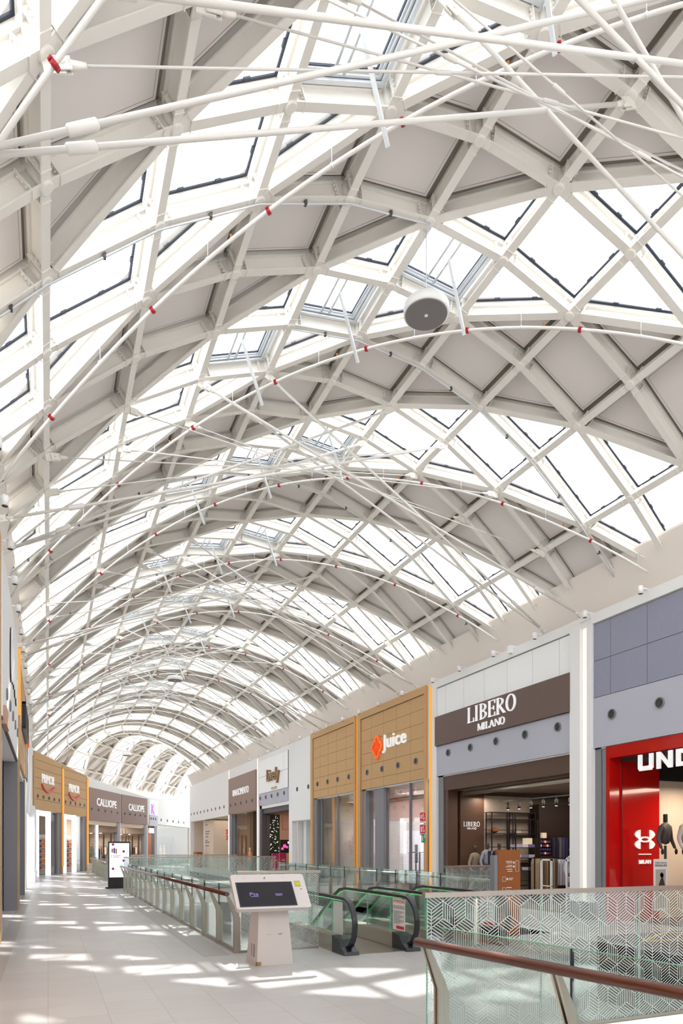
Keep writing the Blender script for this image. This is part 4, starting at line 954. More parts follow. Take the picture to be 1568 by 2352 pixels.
# ===== left wall shopfronts (seen at a grazing angle)
fr = Fr(XL, 14.5, 0, 1)
t = shop('grey_shopfront', 'pale grey shopfront with black raised lettering on the left wall', 'shopfront', fr)
bx(t, fr, 'fascia', M['wall'], (0.0, 7.3, 4.28, 7.5, 0, .06)); bx(t, fr, 'fascia_soffit', M['dgrey'], (0, 7.3, 4.22, 4.28, -1.2, .06))
bx(t, fr, 'return_wall', M['greyframe'], (7.0, 7.35, 0, 4.22, -1.4, .06), (6.2, 6.9, 0, 4.22, -.75, -.55))
bx(t, fr, 'door_leaf', M['black'], (.4, 2.6, 0, 3.5, -.3, -.25)); bx(t, fr, 'front_frame', M['greyframe'], (0, .3, 0, 4.22, -.5, .04)); bx(t, fr, 'dark_slot', M['gasket'], (7.34, 7.36, 0, 4.2, -.1, .03))
bx(t, fr, 'shop_window', M['shopglass'], (2.6, 6.2, .05, 4.2, -.3, -.28)); room(t, fr, 0, 7.0, 4, 4.2, M['cream'], M['cream'], M['border'], -.3)
bx(t, fr, 'bronze_box', colmat(196, 160, 138), (.1, 1.1, 4.15, 4.5, .04, .12))
vents(t, fr, [1.3 + i * 1.3 for i in range(5)], 4.95, .06)
s = thing('shop_sign', 'deep black letters with white faces on the left wall, nearest the camera', 'sign', fr.p(3, 6, .06))
for i, (h, ch) in enumerate(((1.25, 'g'), (.9, 'p'), (.7, 'r'), (.7, 'o'), (.7, 'e'))):
    w_ = .55; u = 2.55 + i * .66; mb = MB(fr)
    mb.ring(lambda a: (u + w_ / 2 + w_ / 2 * math.cos(a), 6.15 + (h / 2) * math.sin(a) - i * .08), lambda a: (u + w_ / 2 + w_ * .3 * math.cos(a), 6.15 + (h * .3) * math.sin(a) - i * .08), .04, .09, 16); mb.build('letter', M['black'], s)
    mb = MB(fr); mb.ring(lambda a: (u + w_ / 2 + w_ / 2 * math.cos(a), 6.15 + (h / 2) * math.sin(a) - i * .08), lambda a: (u + w_ / 2 + w_ * .3 * math.cos(a), 6.15 + (h * .3) * math.sin(a) - i * .08), .09, .105, 16); mb.build('letter_face', M['white'], s)
area(fr.p(3.5, 4.0, -2.2), 3, 60, (1, .8, .66), (0, 0, 0), 3)
tag(MB(Fr(XL, 13.9, 0, 1)).box(0, .35, 0, WT, 0, .05).build('tan_pier', M['tan']), 'tan timber-look pier at the very left edge', 'pier')
tag(MB(Fr(XL, 22.0, 0, 1)).box(0, .16, 0, WT, 0, .09).build('tan_pier', M['tan']), 'narrow tan pier between the grey and tan shopfronts on the left', 'pier')
tag(MB(Fr(XL, 21.85, 0, 1)).box(0, .12, 5.6, 7.5, 0.02, .12).build('light_strip', M['strip_orange']), 'amber light strip high on the left wall', 'light strip')
fr = Fr(XL, 22.9, 0, 1)
t = shop('tan_shopfront', 'tan panelled shopfront with black framed sign on the left wall', 'shopfront', fr)
bx(t, fr, 'cladding', M['tan'], (0, 5.5, 4.35, 7.4, 0, .08), (5.2, 5.5, 4.35, 7.4, 0, .1)); bx(t, fr, 'return_wall', M['greyframe'], (5.3, 5.5, 0, 4.3, -1.0, .05)); room(t, fr, 0, 5.4, 4, 4.3, M['cream'], M['cream'], M['border'], -.3)
bx(t, fr, 'joint', M['tan_dark'], *[(0.1, 5.4, v, v + .015, .08, .082) for v in (4.9, 5.5, 6.1, 6.7, 7.1)]); s = thing('shop_sign', 'black framed lattice sign on the tan left-hand shopfront', 'sign', fr.p(2.5, 5.8, .1))
bx(s, fr, 'frame', M['black'], (1.2, 4.8, 6.35, 6.42, .09, .2), (1.2, 4.8, 5.55, 5.62, .09, .2), *[(1.2 + i * .36, 1.3 + i * .36, 5.6, 6.4, .09, .2) for i in range(11)])
bs = thing('wall_sign', 'magenta and orange round sign on the white left wall', 'sign', (XL, 31.2, 6.5)); f = Fr(XL, 31.0, 0, 1)
mb = MB(f); mb.disc(.6, 6.75, 0.02, .1, .48, 24); mb.build('disc', M['magenta'], bs)
mb = MB(f); mb.prism([(.55, 6.35), (1.25, 6.5), (1.2, 6.1), (.8, 5.95)], 0.02, .12); mb.build('orange_tip', M['orange'], bs)
f = Fr(XL, 29.5, 0, 1); tag(MB(f).box(0, 3.4, 7.1, 7.14, 0, .03).box(3.36, 3.4, 4.6, 7.1, 0, .03).box(0, .04, 4.6, 7.1, 0, .03).box(0, 3.4, 4.6, 4.64, 0, .03).build('wall_outline', M['dgrey']), 'dark outline frame on the white left wall below the round sign', 'wall trim')

# ===== the curved far-left row
def portal(t, fr, u0, u1, h=4.0):
    bx(t, fr, 'lit_portal', M['portal'], (u0, u0 + .2, 0, h, -.1, .06), (u1 - .55, u1, 0, h, -.1, .06), (u0, u1, h - .3, h, -.1, .06))
def far_shop(i, label, mat, v0, v1, joints, orange):
    fr, ta, tb = CW[i]; L = fr.len; t = shop('far_shopfront', label, 'shopfront', fr)
    mb = MB(fr); mb.prism([(.15, v0), (L - .12, v0), (L - .12, min(v1, tb - .03)), (.15, min(v1, ta - .03))], 0, .08); mb.build('cladding', mat, t)
    if joints: bx(t, fr, 'joint', M['tan_dark'], *[(.25, L - .2, v, v + .02, .08, .083) for v in joints])
    vents(t, fr, [L * (.12 + .19 * k) for k in range(5)], v0 + .82, .08)
    bx(t, fr, 'jamb', M['greyframe'], (L - .75, L - .12, 0, v0, -.3, .02)); room(t, fr, .2, L - .2, 4.5, 4.0, M['cream'], M['cream'], M['border'], -.3)
    area(fr.p(L / 2, 3.7, -2.4), 2.5, 230, (1, .92, .84), (0, 0, 0), 2.5)
    return fr, t, L
PAL = [(230, 150, 90), (210, 190, 230), (236, 120, 110), (240, 230, 220), (240, 190, 80), (150, 110, 160), (220, 90, 120)]
for i, lab in ((0, 'left-hand tan shopfront lettered PRIMOR over a lit white portal'), (1, 'right-hand tan shopfront lettered PRIMOR over a lit white portal')):
    fr, t, L = far_shop(i, lab, M['tan'], 4.03, 7.5 if i == 0 else 7.3, [4.65, 5.3, 5.95, 6.5, 7.0], True)
    bx(t, fr, 'surround', M['tan'], (0, .15, 0, 7.2, 0, .1), (L - .12, L, 0, 7.0, 0, .1)); portal(t, fr, .75, 3.1)
    bx(t, fr, 'shop_window', M['shopglass'], (.15, .75, .05, 4.0, -.1, -.08), (3.1, L - .75, .05, 4.0, -.1, -.08)); bx(t, fr, 'dark_head_screen', M['leaf'], (1.05, 2.6, 2.6, 3.5, -1.0, -.9))
    shelves(fr, t, 1.1, 2.6, -3.5, [.4, .8, 1.2, 1.6, 2.0], PAL, 6, .28); shelves(fr, t, 3.1, L - .8, -1.4, [.4, .8, 1.2, 1.6, 2.0, 2.4], PAL, 5, .28)
    f3 = fr.p(L - .95, 0, -3.1); f3 = Fr(f3.x, f3.y, fr.n.x, fr.n.y); bx(t, f3, 'lit_shelf_back', M['white'], (0, 2.6, 0.02, 2.6, -.05, 0)); shelves(f3, t, .05, 2.5, 0.0, [.35, .7, 1.05, 1.4, 1.75, 2.1], PAL, 11, .24)
    s = thing('shop_sign', '%s PRIMOR letters with red smile curve' % ('left-hand' if i == 0 else 'right-hand'), 'sign', fr.p(2, 5.6, .1)); text_obj('lettering', 'PRIMOR', fr, 1.35, 5.72 - i * .12, .55, .04, M['lit_white'], s, .08, 'LEFT', .0, width=2.3)
    mb = MB(fr); pts = [(1.3 + 2.4 * k / 12, 5.58 - i * .12 - .42 * math.sin(PI * min(1, k / 12 * 1.05)) * (1 - .35 * k / 12)) for k in range(13)]
    for a, b in zip(pts[:-1], pts[1:]): mb.prism([(a[0], a[1] - .07), (b[0], b[1] - .07), (b[0], b[1] + .07), (a[0], a[1] + .07)], .08, .16)
    mb.build('smile_curve', colmat(214, 60, 66, .4), s)
for i, lab in ((1, 'amber light strip between the two PRIMOR fronts'), (2, 'amber light strip right of the PRIMOR fronts')):
    f = CW[i][0]; tag(MB(f).box(-.02, .2, .5, 7.0, .1, .14).build('light_strip', M['strip_orange']), lab, 'light strip')
for i, lab in ((2, 'left-hand brown shopfront lettered CALLIOPE'), (3, 'right-hand brown shopfront lettered CALLIOPE')):
    fr, t, L = far_shop(i, lab, M['brownv'], 3.85, 6.3, [], False); bx(t, fr, 'lit_header', M['cream'], (.2, L - .8, 3.5, 3.84, -.2, .0))
    s = thing('shop_sign', '%s white CALLIOPE letters on brown cladding' % ('left-hand' if i == 2 else 'right-hand'), 'sign', fr.p(2, 5, .1)); text_obj('lettering', 'CALLIOPE', fr, L * .26, 5.0, .6, .04, M['lit_white'], s, .08, 'LEFT', .03, width=L * .58)
    f3 = fr.p(L - .85, 0, -4.2); f3 = Fr(f3.x, f3.y, fr.n.x, fr.n.y); bx(t, f3, 'shelf_frame', colmat(110, 84, 66), *[(k * .62, k * .62 + .05, 0.02, 2.9, 0, .25) for k in range(7)], *[(0, 3.77, v, v + .04, 0, .25) for v in (.4, 1.1, 1.8, 2.85)])
    for k in range(15): bx(t, f3, 'hanging_garment', [colmat(40, 120, 130), colmat(232, 214, 196), colmat(60, 52, 56), colmat(196, 120, 96)][(k * 3 + i) % 4], (.12 + k * .24, .3 + k * .24, 1.15 if k % 3 else .45, 1.75 if k % 3 else 1.05, .03, .22))
    bx(t, f3, 'dark_bulkhead', colmat(128, 112, 98), (0, 4.2, 3.0, 3.6, -.1, .3)); bx(t, f3, 'downlight', M['lamp_on'], *[(.4 + k * .8, .55 + k * .8, 2.93, 2.96, .1, .2) for k in range(4)])
    if i == 2:
        bx(t, fr, 'shop_window', M['shopglass'], (.2, 2.3, .05, 3.5, -.1, -.08)); bx(t, fr, 'light_upright', M['portal'], (2.3, 2.45, 0, 3.5, -.1, .02))
        pl = thing('potted_tree', 'bushy dark potted tree just inside the left CALLIOPE shop', 'plant', fr.p(3.2, 0, -.9)); p = fr.p(3.2, 0, -.9)
        MB().lathe([(.18, 0), (.25, .5), (.2, .5)], p, 12).build('pot', M['white'], pl); MB().tube([p + V((0, 0, .4)), p + V((0, 0, 1.3))], .03, 6).build('stem', M['wood_dark'], pl)
        mb = MB()
        for k in range(260):
            a, b, r = random.uniform(0, 2 * PI), random.uniform(-1, 1), random.uniform(.2, .6); q = p + V((r * math.cos(a), r * math.sin(a), 1.7 + b * .6)); d = V((random.uniform(-1, 1), random.uniform(-1, 1), random.uniform(-1, 1))).normalized() * .12; e = d.cross(V((0, 0, 1))) * .4
            mb.raw([q - e, q + d, q + e], [(0, 1, 2)])
        mb.build('foliage', M['leaf'], pl)
        rail_of2 = [colmat(40, 120, 130), colmat(30, 30, 36), colmat(230, 226, 220)]
        r = thing('clothes_rail', 'rail with teal and black garments inside the left CALLIOPE shop', 'clothes rail', fr.p(4.5, 0, -1.2)); bx(r, fr, 'frame', M['white'], (3.9, 6.0, 1.7, 1.73, -1.2, -1.17), (3.9, 3.94, 0, 1.7, -1.2, -1.17), (5.96, 6.0, 0, 1.7, -1.2, -1.17))
        for k in range(9): bx(r, fr, 'garment', rail_of2[k % 3], (4.0 + k * .2, 4.12 + k * .2, .7, 1.65, -1.35, -1.0))
    else:
        bx(t, fr, 'screen_grid', M['wood_dark'], *[(1.0 + k * .7, 1.04 + k * .7, 0, 3.4, -1.5, -1.45) for k in range(7)], *[(1.0, 5.3, v, v + .04, -1.5, -1.45) for v in (.9, 1.5, 2.1)])
fr, ta, tb = CW[4]; L = fr.len
t = shop('narrow_shopfront', 'narrow white shopfront with purple monogram in the far corner', 'shopfront', fr); bx(t, fr, 'white_panel', M['white'], (.5, L, 4.85, 6.3, 0, .05)); bx(t, fr, 'grey_band', M['lav'], (.5, L, 3.8, 4.8, 0, .06)); vents(t, fr, [.9, 1.6, 2.3], 4.5, .06); bx(t, fr, 'jamb', M['greyframe'], (L - .9, L - .1, 0, 3.8, -.3, .02)); bx(t, fr, 'sign_box', M['lit_white'], (.6, L - 1, 3.1, 3.6, -.1, .02)); room(t, fr, .3, L, 3, 3.8, M['peach'], M['cream'])
s = thing('shop_sign', 'purple monogram sign in the far corner', 'sign', fr.p(1.2, 5.3, .05)); mb = MB(fr); mb.prism([(1.1, 5.0), (1.22, 5.0), (1.22, 5.9), (1.1, 5.9)], .05, .1); mb.prism([(1.22, 5.4), (1.35, 5.4), (1.8, 5.9), (1.65, 5.9)], .05, .1); mb.prism([(1.25, 5.45), (1.4, 5.45), (2.0, 4.9), (1.85, 4.9)], .05, .1); mb.build('monogram', mk('purple_sign', srgb(190, 110, 225), .5, emit=srgb(190, 110, 225), estr=.6), s)
fr, ta, tb = CW[5]; L = fr.len
t = shop('glass_shopfront', 'wide glazed cream shop below white wall at the far end', 'shopfront', fr); vents(t, fr, [L * .1 + k * L * .17 for k in range(5)], 4.5, .02); bx(t, fr, 'shop_window', M['glass'], (.3, L, .05, 3.95, -.12, -.1)); room(t, fr, .2, L - .1, 5, 4.0, M['cream'], M['cream'], M['border'], -.3); f3 = fr.p(L - 1.2, 0, -4.9); f3 = Fr(f3.x, f3.y, fr.n.x, fr.n.y); bx(t, f3, 'inner_wall', colmat(120, 92, 80), (.9, 3.4, 0, 2.9, 0, .1)); bx(t, f3, 'display_frame', colmat(60, 50, 50), *[(1.0 + k * .5, 1.05 + k * .5, 0, 2.2, .1, .2) for k in range(5)]); bx(t, fr, 'cove_light', M['lamp_on'], (.6, 6.8, 3.55, 3.6, -3.6, -3.5))
area(fr.p(L / 2, 3.8, -2.4), 3, 80, (1, .88, .74), (0, 0, 0), 6)
for k, (u, lab) in enumerate(((.9, 'left'), (4.0, 'middle'), (5.2, 'right'))): mannequin('%s cream dressed mannequin behind the far end glazing' % lab, fr.p(u, 0, -.9), math.atan2(fr.n.y, fr.n.x) + PI / 2, M['skin_cream'], colmat(226, 196, 160), colmat(226, 196, 160), base_h=.25)
area(CW[4][0].p(1.4, 3.6, -1.5), 1.5, 40, (1, .85, .75), (0, 0, 0), 1.5)
# base blocks at the white left wall
mb = MB(); mb.box(XL, XL + .25, 38.3, 44.0, 0, .5); mb.box(XL, XL + .22, 38.4, 43.9, .5, 3.9)
struct(mb.build('trim_6', M['wall']))

fr, ta, tb = CW[6]; t = shop('far_shopfront', 'hidden cream shop room past the far end glazing', 'shopfront', fr); room(t, fr, .15, fr.len - .1, 4, 4.0, M['cream'], M['cream'], M['border'], -.3)
# ---------------------------------------------------------------- railings
def lineframe(a, b): return Fr(a[0], a[1], b[0] - a[0], b[1] - a[1])
def railing(name, label, a, b, side, n, wood=True, ext0=0, ext1=0, seal=True):
    """glass line a->b; handrail on the walkway side (side = +1: to the frame's right)"""
    fr = lineframe(a, b); L = fr.len; t = thing(name, label, 'railing', fr.p(0, 0, 0)); off = .16 * side
    mb = MB(); mb.tube([fr.p(-ext0, 1.0, off), fr.p(L + ext1, 1.0, off)], .039, 16); mb.build('handrail', M['handwood'] if wood else M['steel_brushed'], t)
    if wood: MB().tube([fr.p(-ext0 - .006, 1.0, off), fr.p(-ext0 + .01, 1.0, off)], .036, 14).tube([fr.p(L + ext1 - .01, 1.0, off), fr.p(L + ext1 + .006, 1.0, off)], .036, 14).build('end_cap', M['dgrey'], t)
    for i in range(n + 1):
        u = L * i / n; mb = MB(Fr(0, 0, 1, 0)); f = mb.fr; f.o = fr.p(u, 0, 0); f.d = fr.n * side; f.n = fr.d
        P = [(.175, .965), (.135, .965), (-.02, .68), (-.06, .58), (-.06, 0), (.05, 0), (.05, .62)]
        mb.prism(P, -.032, -.012); mb.prism(P, .012, .032); mb.box(-.035, .03, 0.002, .62, -.012, .012); mb.build('post', M['steel_brushed'], t)
        if seal and 0 < i < n: bx(t, fr, 'joint_seal', M['gasket'], (u - .006, u + .006, .55, 1.12, -.012, .012))
    for i in range(n):
        u0, u1 = L * i / n + .01, L * (i + 1) / n - .01
        bx(t, fr, 'glass_panel', M['greenglass'], (u0, u1, .06, 1.12, -.008, .008)); 
    bx(t, fr, 'glass_edge', M['glass_edge'], (0, L, 1.12, 1.125, -.008, .008))
    bx(t, fr, 'base_channel', M['capmetal'], (0, L, -.02, .06, -.02, .02))
    return t
railing('wood_handrail_railing', 'long curved-post railing with red wood handrail left of the void', (2.94, 11.47), (2.90, 29.6), -1, 14, True)
railing('wood_handrail_railing', 'front railing with thick red wood handrail at the lower right', (3.03, 5.0), (3.78, -.45), 1, 4, True, .12, 0)
railing('steel_handrail_railing', 'steel handrail glass railing along the right side of the void', (9.47, 13.1), (9.43, 29.6), 1, 13, False)
railing('steel_handrail_railing', 'distant short railing beyond the screen totem on the left', (2.90, 37.2), (2.90, 51.6), -1, 10, False, seal=False)
def pattern(mb, L, H, n=5, lw=.0031, seed=1):
    rnd = random.Random(seed); dx, dy, h = .122, .078, .16
    def seg(a, b, w=lw):
        t0, t1 = 0.0, 1.0; d = (b[0] - a[0], b[1] - a[1])
        for p, q in ((-d[0], a[0]), (d[0], L - a[0]), (-d[1], a[1]), (d[1], H - a[1])):
            if abs(p) < 1e-9:
                if q < 0: return
            else:
                r = q / p
                if p < 0: t0 = max(t0, r)
                else: t1 = min(t1, r)
        if t0 >= t1: return
        A = (a[0] + d[0] * t0, a[1] + d[1] * t0); B = (a[0] + d[0] * t1, a[1] + d[1] * t1); l = math.hypot(*d); nx, ny = -d[1] / l * w, d[0] / l * w
        mb.raw([mb.P((A[0] + nx, A[1] + ny, .0095)), mb.P((A[0] - nx, A[1] - ny, .0095)), mb.P((B[0] - nx, B[1] - ny, .0095)), mb.P((B[0] + nx, B[1] + ny, .0095))], [(0, 1, 2, 3)])
    seen = set()
    def edge(a, b):
        q = tuple(sorted(((round(a[0], 3), round(a[1], 3)), (round(b[0], 3), round(b[1], 3)))))
        if q in seen: return
        seen.add(q); seg(a, b)
    def rh(o, e1, e2):
        if rnd.random() < .5: e1, e2 = e2, e1
        for k in range(1, n):
            s = k / n; a = (o[0] + e1[0] * s, o[1] + e1[1] * s); seg(a, (a[0] + e2[0], a[1] + e2[1]))
        for s in (0, 1):
            a = (o[0] + e2[0] * s, o[1] + e2[1] * s); edge(a, (a[0] + e1[0], a[1] + e1[1]))
            a = (o[0] + e1[0] * s, o[1] + e1[1] * s); edge(a, (a[0] + e2[0], a[1] + e2[1]))
    r = 0; y = -.2
    while y < H + .3:
        x = -.2 + (dx if r % 2 else 0)
        while x < L + .2:
            c = (x, y); rh(c, (-dx, dy), (dx, dy)); rh(c, (-dx, dy), (0, -h)); rh(c, (dx, dy), (0, -h)); x += 2 * dx
        y += dy + h; r += 1
def glass_screen(label, a, b, n, cap=True, zb=.03, top=1.34, ln=5, seed=1, lw=.0031):
    fr = lineframe(a, b); L = fr.len; t = thing('patterned_glass_screen', label, 'glass screen', fr.p(0, 0, 0))
    for i in range(n):
        u0, u1 = L * i / n + .006, L * (i + 1) / n - .006
        bx(t, fr, 'glass_panel', M['greenglass'], (u0, u1, zb, top, -.009, .009))
        bx(t, fr, 'panel_edge', M['glass_edge'], (u0 - .004, u0 + .004, zb, top, -.009, .009))
    mb = MB(fr); pattern(mb, L, top, ln, lw, seed); mb.build('white_line_pattern', M['frit'], t)
    if cap: bx(t, fr, 'cap_rail', M['capmetal'], (-.03, L + .03, top, top + .045, -.03, .03))
    bx(t, fr, 'base_channel', M['capmetal'], (0, L, -.02, .04, -.02, .02))
    return t
glass_screen('large patterned glass screen with grey cap across the foreground', (3.14, 5.43), (9.5, 5.43), 5, seed=3)
glass_screen('patterned glass screen behind the white information kiosk', (2.97, 11.45), (4.42, 11.45), 1, seed=5)
glass_screen('patterned glass screen beside the brown directory, right of the escalators', (8.0, 13.0), (9.45, 13.0), 1, seed=6)
glass_screen('pale glass screen across the far end of the void', (2.9, 29.85), (9.45, 29.85), 5, ln=3, seed=7, lw=.005)
glass_screen('farthest glass screen before the white wall block', (2.9, 36.9), (9.45, 36.9), 5, ln=2, seed=8, lw=.006)

# ---------------------------------------------------------------- escalators
SL = math.tan(math.radians(30)); YF = 13.3; YB = YF + 5.0 / SL
def prof_path(z, yf=YF, over=0.0):
    return [(yf, z), (yf + .35, z - .04), (yf + .75, z - .22), (YB + over, z - .22 - (YB + over - yf - .75) * SL), (YB + 1.2, z - 5.0), (YB + 2.6, z - 5.0)]
def strip_solid(mb, x0, x1, up, lo):
    n = len(up); P = [(x0, y, z) for y, z in up] + [(x0, y, z) for y, z in lo] + [(x1, y, z) for y, z in up] + [(x1, y, z) for y, z in lo]
    F = []
    for i in range(n - 1):
        F += [(i, i + 1, n + i + 1, n + i), (2 * n + i, 3 * n + i, 3 * n + i + 1, 2 * n + i + 1), (i, 2 * n + i, 2 * n + i + 1, i + 1), (n + i, n + i + 1, 3 * n + i + 1, 3 * n + i)]
    F += [(0, n, 3 * n, 2 * n), (n - 1, 3 * n - 1, 4 * n - 1, 2 * n - 1)]
    mb.raw(P, F)
def balustrade(t, x, inner):
    cy, cz, R = 10.73, .5, .42
    arc = [(cy - R * math.sin(a), cz - R * math.cos(a)) for a in [PI * k / 30 for k in range(31)]]   # bottom -> front -> top
    hand = [(cy + .12, .13)] + [(y - .0, z) for y, z in arc[1:]] + [(11.5, .93)] + [(y, z + .0) for y, z in prof_path(.93)]
    pts = [V((x, y, z)) for y, z in hand]
    mb = MB(); base = len(mb.v); prev = None; P = []
    for i, p in enumerate(pts):
        d = (pts[min(i + 1, len(pts) - 1)] - pts[max(i - 1, 0)]).normalized(); u = V((1, 0, 0)).cross(d)
        P.append([p + V((-.042, 0, 0)) + u * .022, p + V((.042, 0, 0)) + u * .022, p + V((.042, 0, 0)) - u * .022, p + V((-.042, 0, 0)) - u * .022])
    fl = [q for r in P for q in r]; F = []
    for i in range(len(P) - 1):
        for k in range(4): F.append((4 * i + k, 4 * i + (k + 1) % 4, 4 * i + 4 + (k + 1) % 4, 4 * i + 4 + k))
    F += [(3, 2, 1, 0), (4 * len(P) - 4, 4 * len(P) - 3, 4 * len(P) - 2, 4 * len(P) - 1)]; mb.raw(fl, F); mb.build('handrail', M['rubber'], t)
    # glass: D-shaped newel then sloping sheet
    g = [(cy - (R - .03) * math.sin(a), cz - (R - .03) * math.cos(a)) for a in [PI * k / 30 for k in range(5, 31)]]
    mb = MB(); poly = g + [(11.3, .9), (11.3, .24), (cy, .2)]; n = len(poly)
    mb.raw([(x - .006, y, z) for y, z in poly] + [(x + .006, y, z) for y, z in poly], [tuple(range(n)), tuple(range(n, 2 * n))[::-1]] + [(i, n + i, n + (i + 1) % n, (i + 1) % n) for i in range(n)]); mb.build('newel_glass', M['greenglass'], t)
    up = [(11.31, .9), (12.3, .9)] + prof_path(.9); lo = [(11.31, .24), (12.3, .24)] + prof_path(.24, YF)
    mb = MB(); strip_solid(mb, x - .006, x + .006, up, lo); mb.build('glass_panel', M['greenglass'], t)
    for y in (11.3, 12.3): MB().box(x - .007, x + .007, y - .006, y + .006, .24, .9).build('glass_joint', M['glass_edge'], t)
    # skirt housing and black front end
    o = .13
    up = [(10.95, .27), (12.3, .27)] + prof_path(.27); lo = [(10.95, 0.0), (12.3, 0.0)] + prof_path(-.25)
    mb = MB(); strip_solid(mb, x - o, x + o, up, lo); mb.build('skirt', M['steel_brushed'], t)
    mb = MB(); poly = [(10.42, 0.0), (10.44, .06), (10.6, .12), (10.7, .24), (10.98, .285), (10.98, 0)]; n = len(poly)
    mb.raw([(x - o - .004, y, z) for y, z in poly] + [(x + o + .004, y, z) for y, z in poly], [tuple(range(n)), tuple(range(n, 2 * n))[::-1]] + [(i, n + i, n + (i + 1) % n, (i + 1) % n) for i in range(n)]); mb.build('end_cap', M['rubber'], t)
    up = [(10.9, .885), (12.3, .885)] + prof_path(.885); lo = [(y, z - .007) for y, z in up]
    mb = MB(); strip_solid(mb, x - .009, x + .009, up, lo); mb.build('handrail_led', M['green_led'], t)
    up = [(YF, .29), (YF + .4, .27)] + prof_path(.285)[1:]; up = prof_path(.29); lo = [(y, z - .012) for y, z in up]
    mb = MB(); strip_solid(mb, x - .02, x + .02, up, lo); mb.build('skirt_led', M['green_led'], t)
def escalator(label, x0, x1):
    t = thing('escalator', label, 'escalator', ((x0 + x1) / 2, 11, 0)); balustrade(t, x0, 1); balustrade(t, x1, -1)
    mb = MB(); a, b = x0 + .14, x1 - .14; mb.box(a, b, 10.5, 12.9, -.3, .012); mb.build('landing_plate', M['capmetal'], t)
    mb = MB(); y, z = 12.9, 0.0
    for k in range(27):
        dz = 0 if k < 1 else (.1 if k < 2 or k > 25 else .2); z -= dz; z = max(z, -5.0); mb.box(a, b, y, y + .4, z - .35, z); y += .4 if k < 2 else .36
    mb.build('steps', M['dgrey'], t)
    up = [(10.5, 0.0), (12.3, 0.0)] + prof_path(-.25); lo = [(10.5, -.45), (12.3, -.55)] + [(yy, zz - .75) for yy, zz in prof_path(0)]
    mb = MB(); strip_solid(mb, x0 - .1, x1 + .1, [(yy, zz - .36) for yy, zz in up], [(yy, zz - .1) for yy, zz in lo]); mb.build('truss_casing', M['white'], t)
    return t
e1 = escalator('left escalator going down from the bridge beside the kiosk', 4.62, 5.78); e2 = escalator('right escalator going down behind the warning plate', 6.5, 7.66)
# floor decks around the escalator heads
mb = MB(); mb.box(4.3, 8.15, 11.48, 13.0, -.45, -.002)
struct(mb.build('floor_deck', M['floor']))
for lab, x, y0 in (('white ATTENZIONE warning plate in red letters on the left escalator', 5.765, 11.17), ('white ATTENZIONE warning plate on the right escalator, seen through patterned glass', 7.645, 11.17)):
    f = Fr(x, y0, 0, -1); s = thing('warning_plate', lab, 'sign', (x, y0, .3)); bx(s, f, 'plate', M['paper'], (0, .46, .31, .87, 0, .006))
    text_obj('title', 'ATTENZIONE', f, .23, .80, .05, .002, M['signred'], s, .006, 'CENTER', .03, width=.43)
    mb = MB(f)
    for k in range(6): mb.disc(.05 + k * .072, .72, .006, .008, .03, 12, .022)
    mb.build('pictogram_ring', M['dgrey'], s)
    bx(s, f, 'text_line', M['dgrey'], *[(.04, .42 - .08 * (k % 3), .64 - k * .026, .648 - k * .026, .006, .008) for k in range(9)]); bx(s, f, 'red_footer', M['signred'], (.14, .43, .335, .39, .006, .008))
tag(MB(Fr(4.605, 11.2, 0, -1)).box(0, .42, .3, .86, 0, .005).build('frosted_plate', colmat(205, 208, 202)), 'plain frosted plate on the nearest escalator newel glass', 'plate')
mb = MB(); 
for k in range(1): mb.box(5.35, 5.42, 10.2, 10.25, 0, .01)
tag(MB().lathe([(.06, 0), (.06, .012), (.052, .014), (.052, .84), (.045, .85)], (7.23, 10.7, 0), 20).build('bollard', M['steel_brushed']), 'polished steel bollard before the right escalator', 'bollard')

# ---------------------------------------------------------------- white information kiosk
k = thing('information_kiosk', 'white touch-screen information kiosk on tapered pedestal', 'kiosk', (3.18, 10.3, 0))
mb = MB(); P = [(2.90, 10.08, 0), (3.47, 10.08, 0), (3.45, 10.62, 0), (2.88, 10.62, 0), (2.94, 10.12, .92), (3.40, 10.12, .92), (3.39, 10.42, 1.05), (2.93, 10.42, 1.05)]
mb.raw(P, [(0, 3, 2, 1), (4, 5, 6, 7), (0, 1, 5, 4), (1, 2, 6, 5), (2, 3, 7, 6), (3, 0, 4, 7)]); ped = mb.build('pedestal', M['kiosk'], k)
mb = MB()
for r in range(7):
    for c in range(2):
        z = .12 + r * .028; y = 10.22 + c * .13; x = 2.895 + z * .04; mb.box(x - .006, x, y, y + .07, z, z + .012)
mb.build('ventilation_slots', M['dgrey'], ped)
MB().raw([(2.90, 10.075, 0.001), (2.965, 10.075, 0.001), (2.965, 10.078, .06), (2.902, 10.078, .06), (2.895, 10.14, .001), (2.9, 10.14, .06)], [(0, 1, 2, 3), (4, 0, 3, 5)]).build('worn_corner', colmat(150, 120, 80), ped)
MB().box(3.06, 3.13, 10.098, 10.106, .46, .466).box(3.24, 3.30, 10.096, 10.106, .455, .48).build('slot', colmat(170, 160, 156), ped)
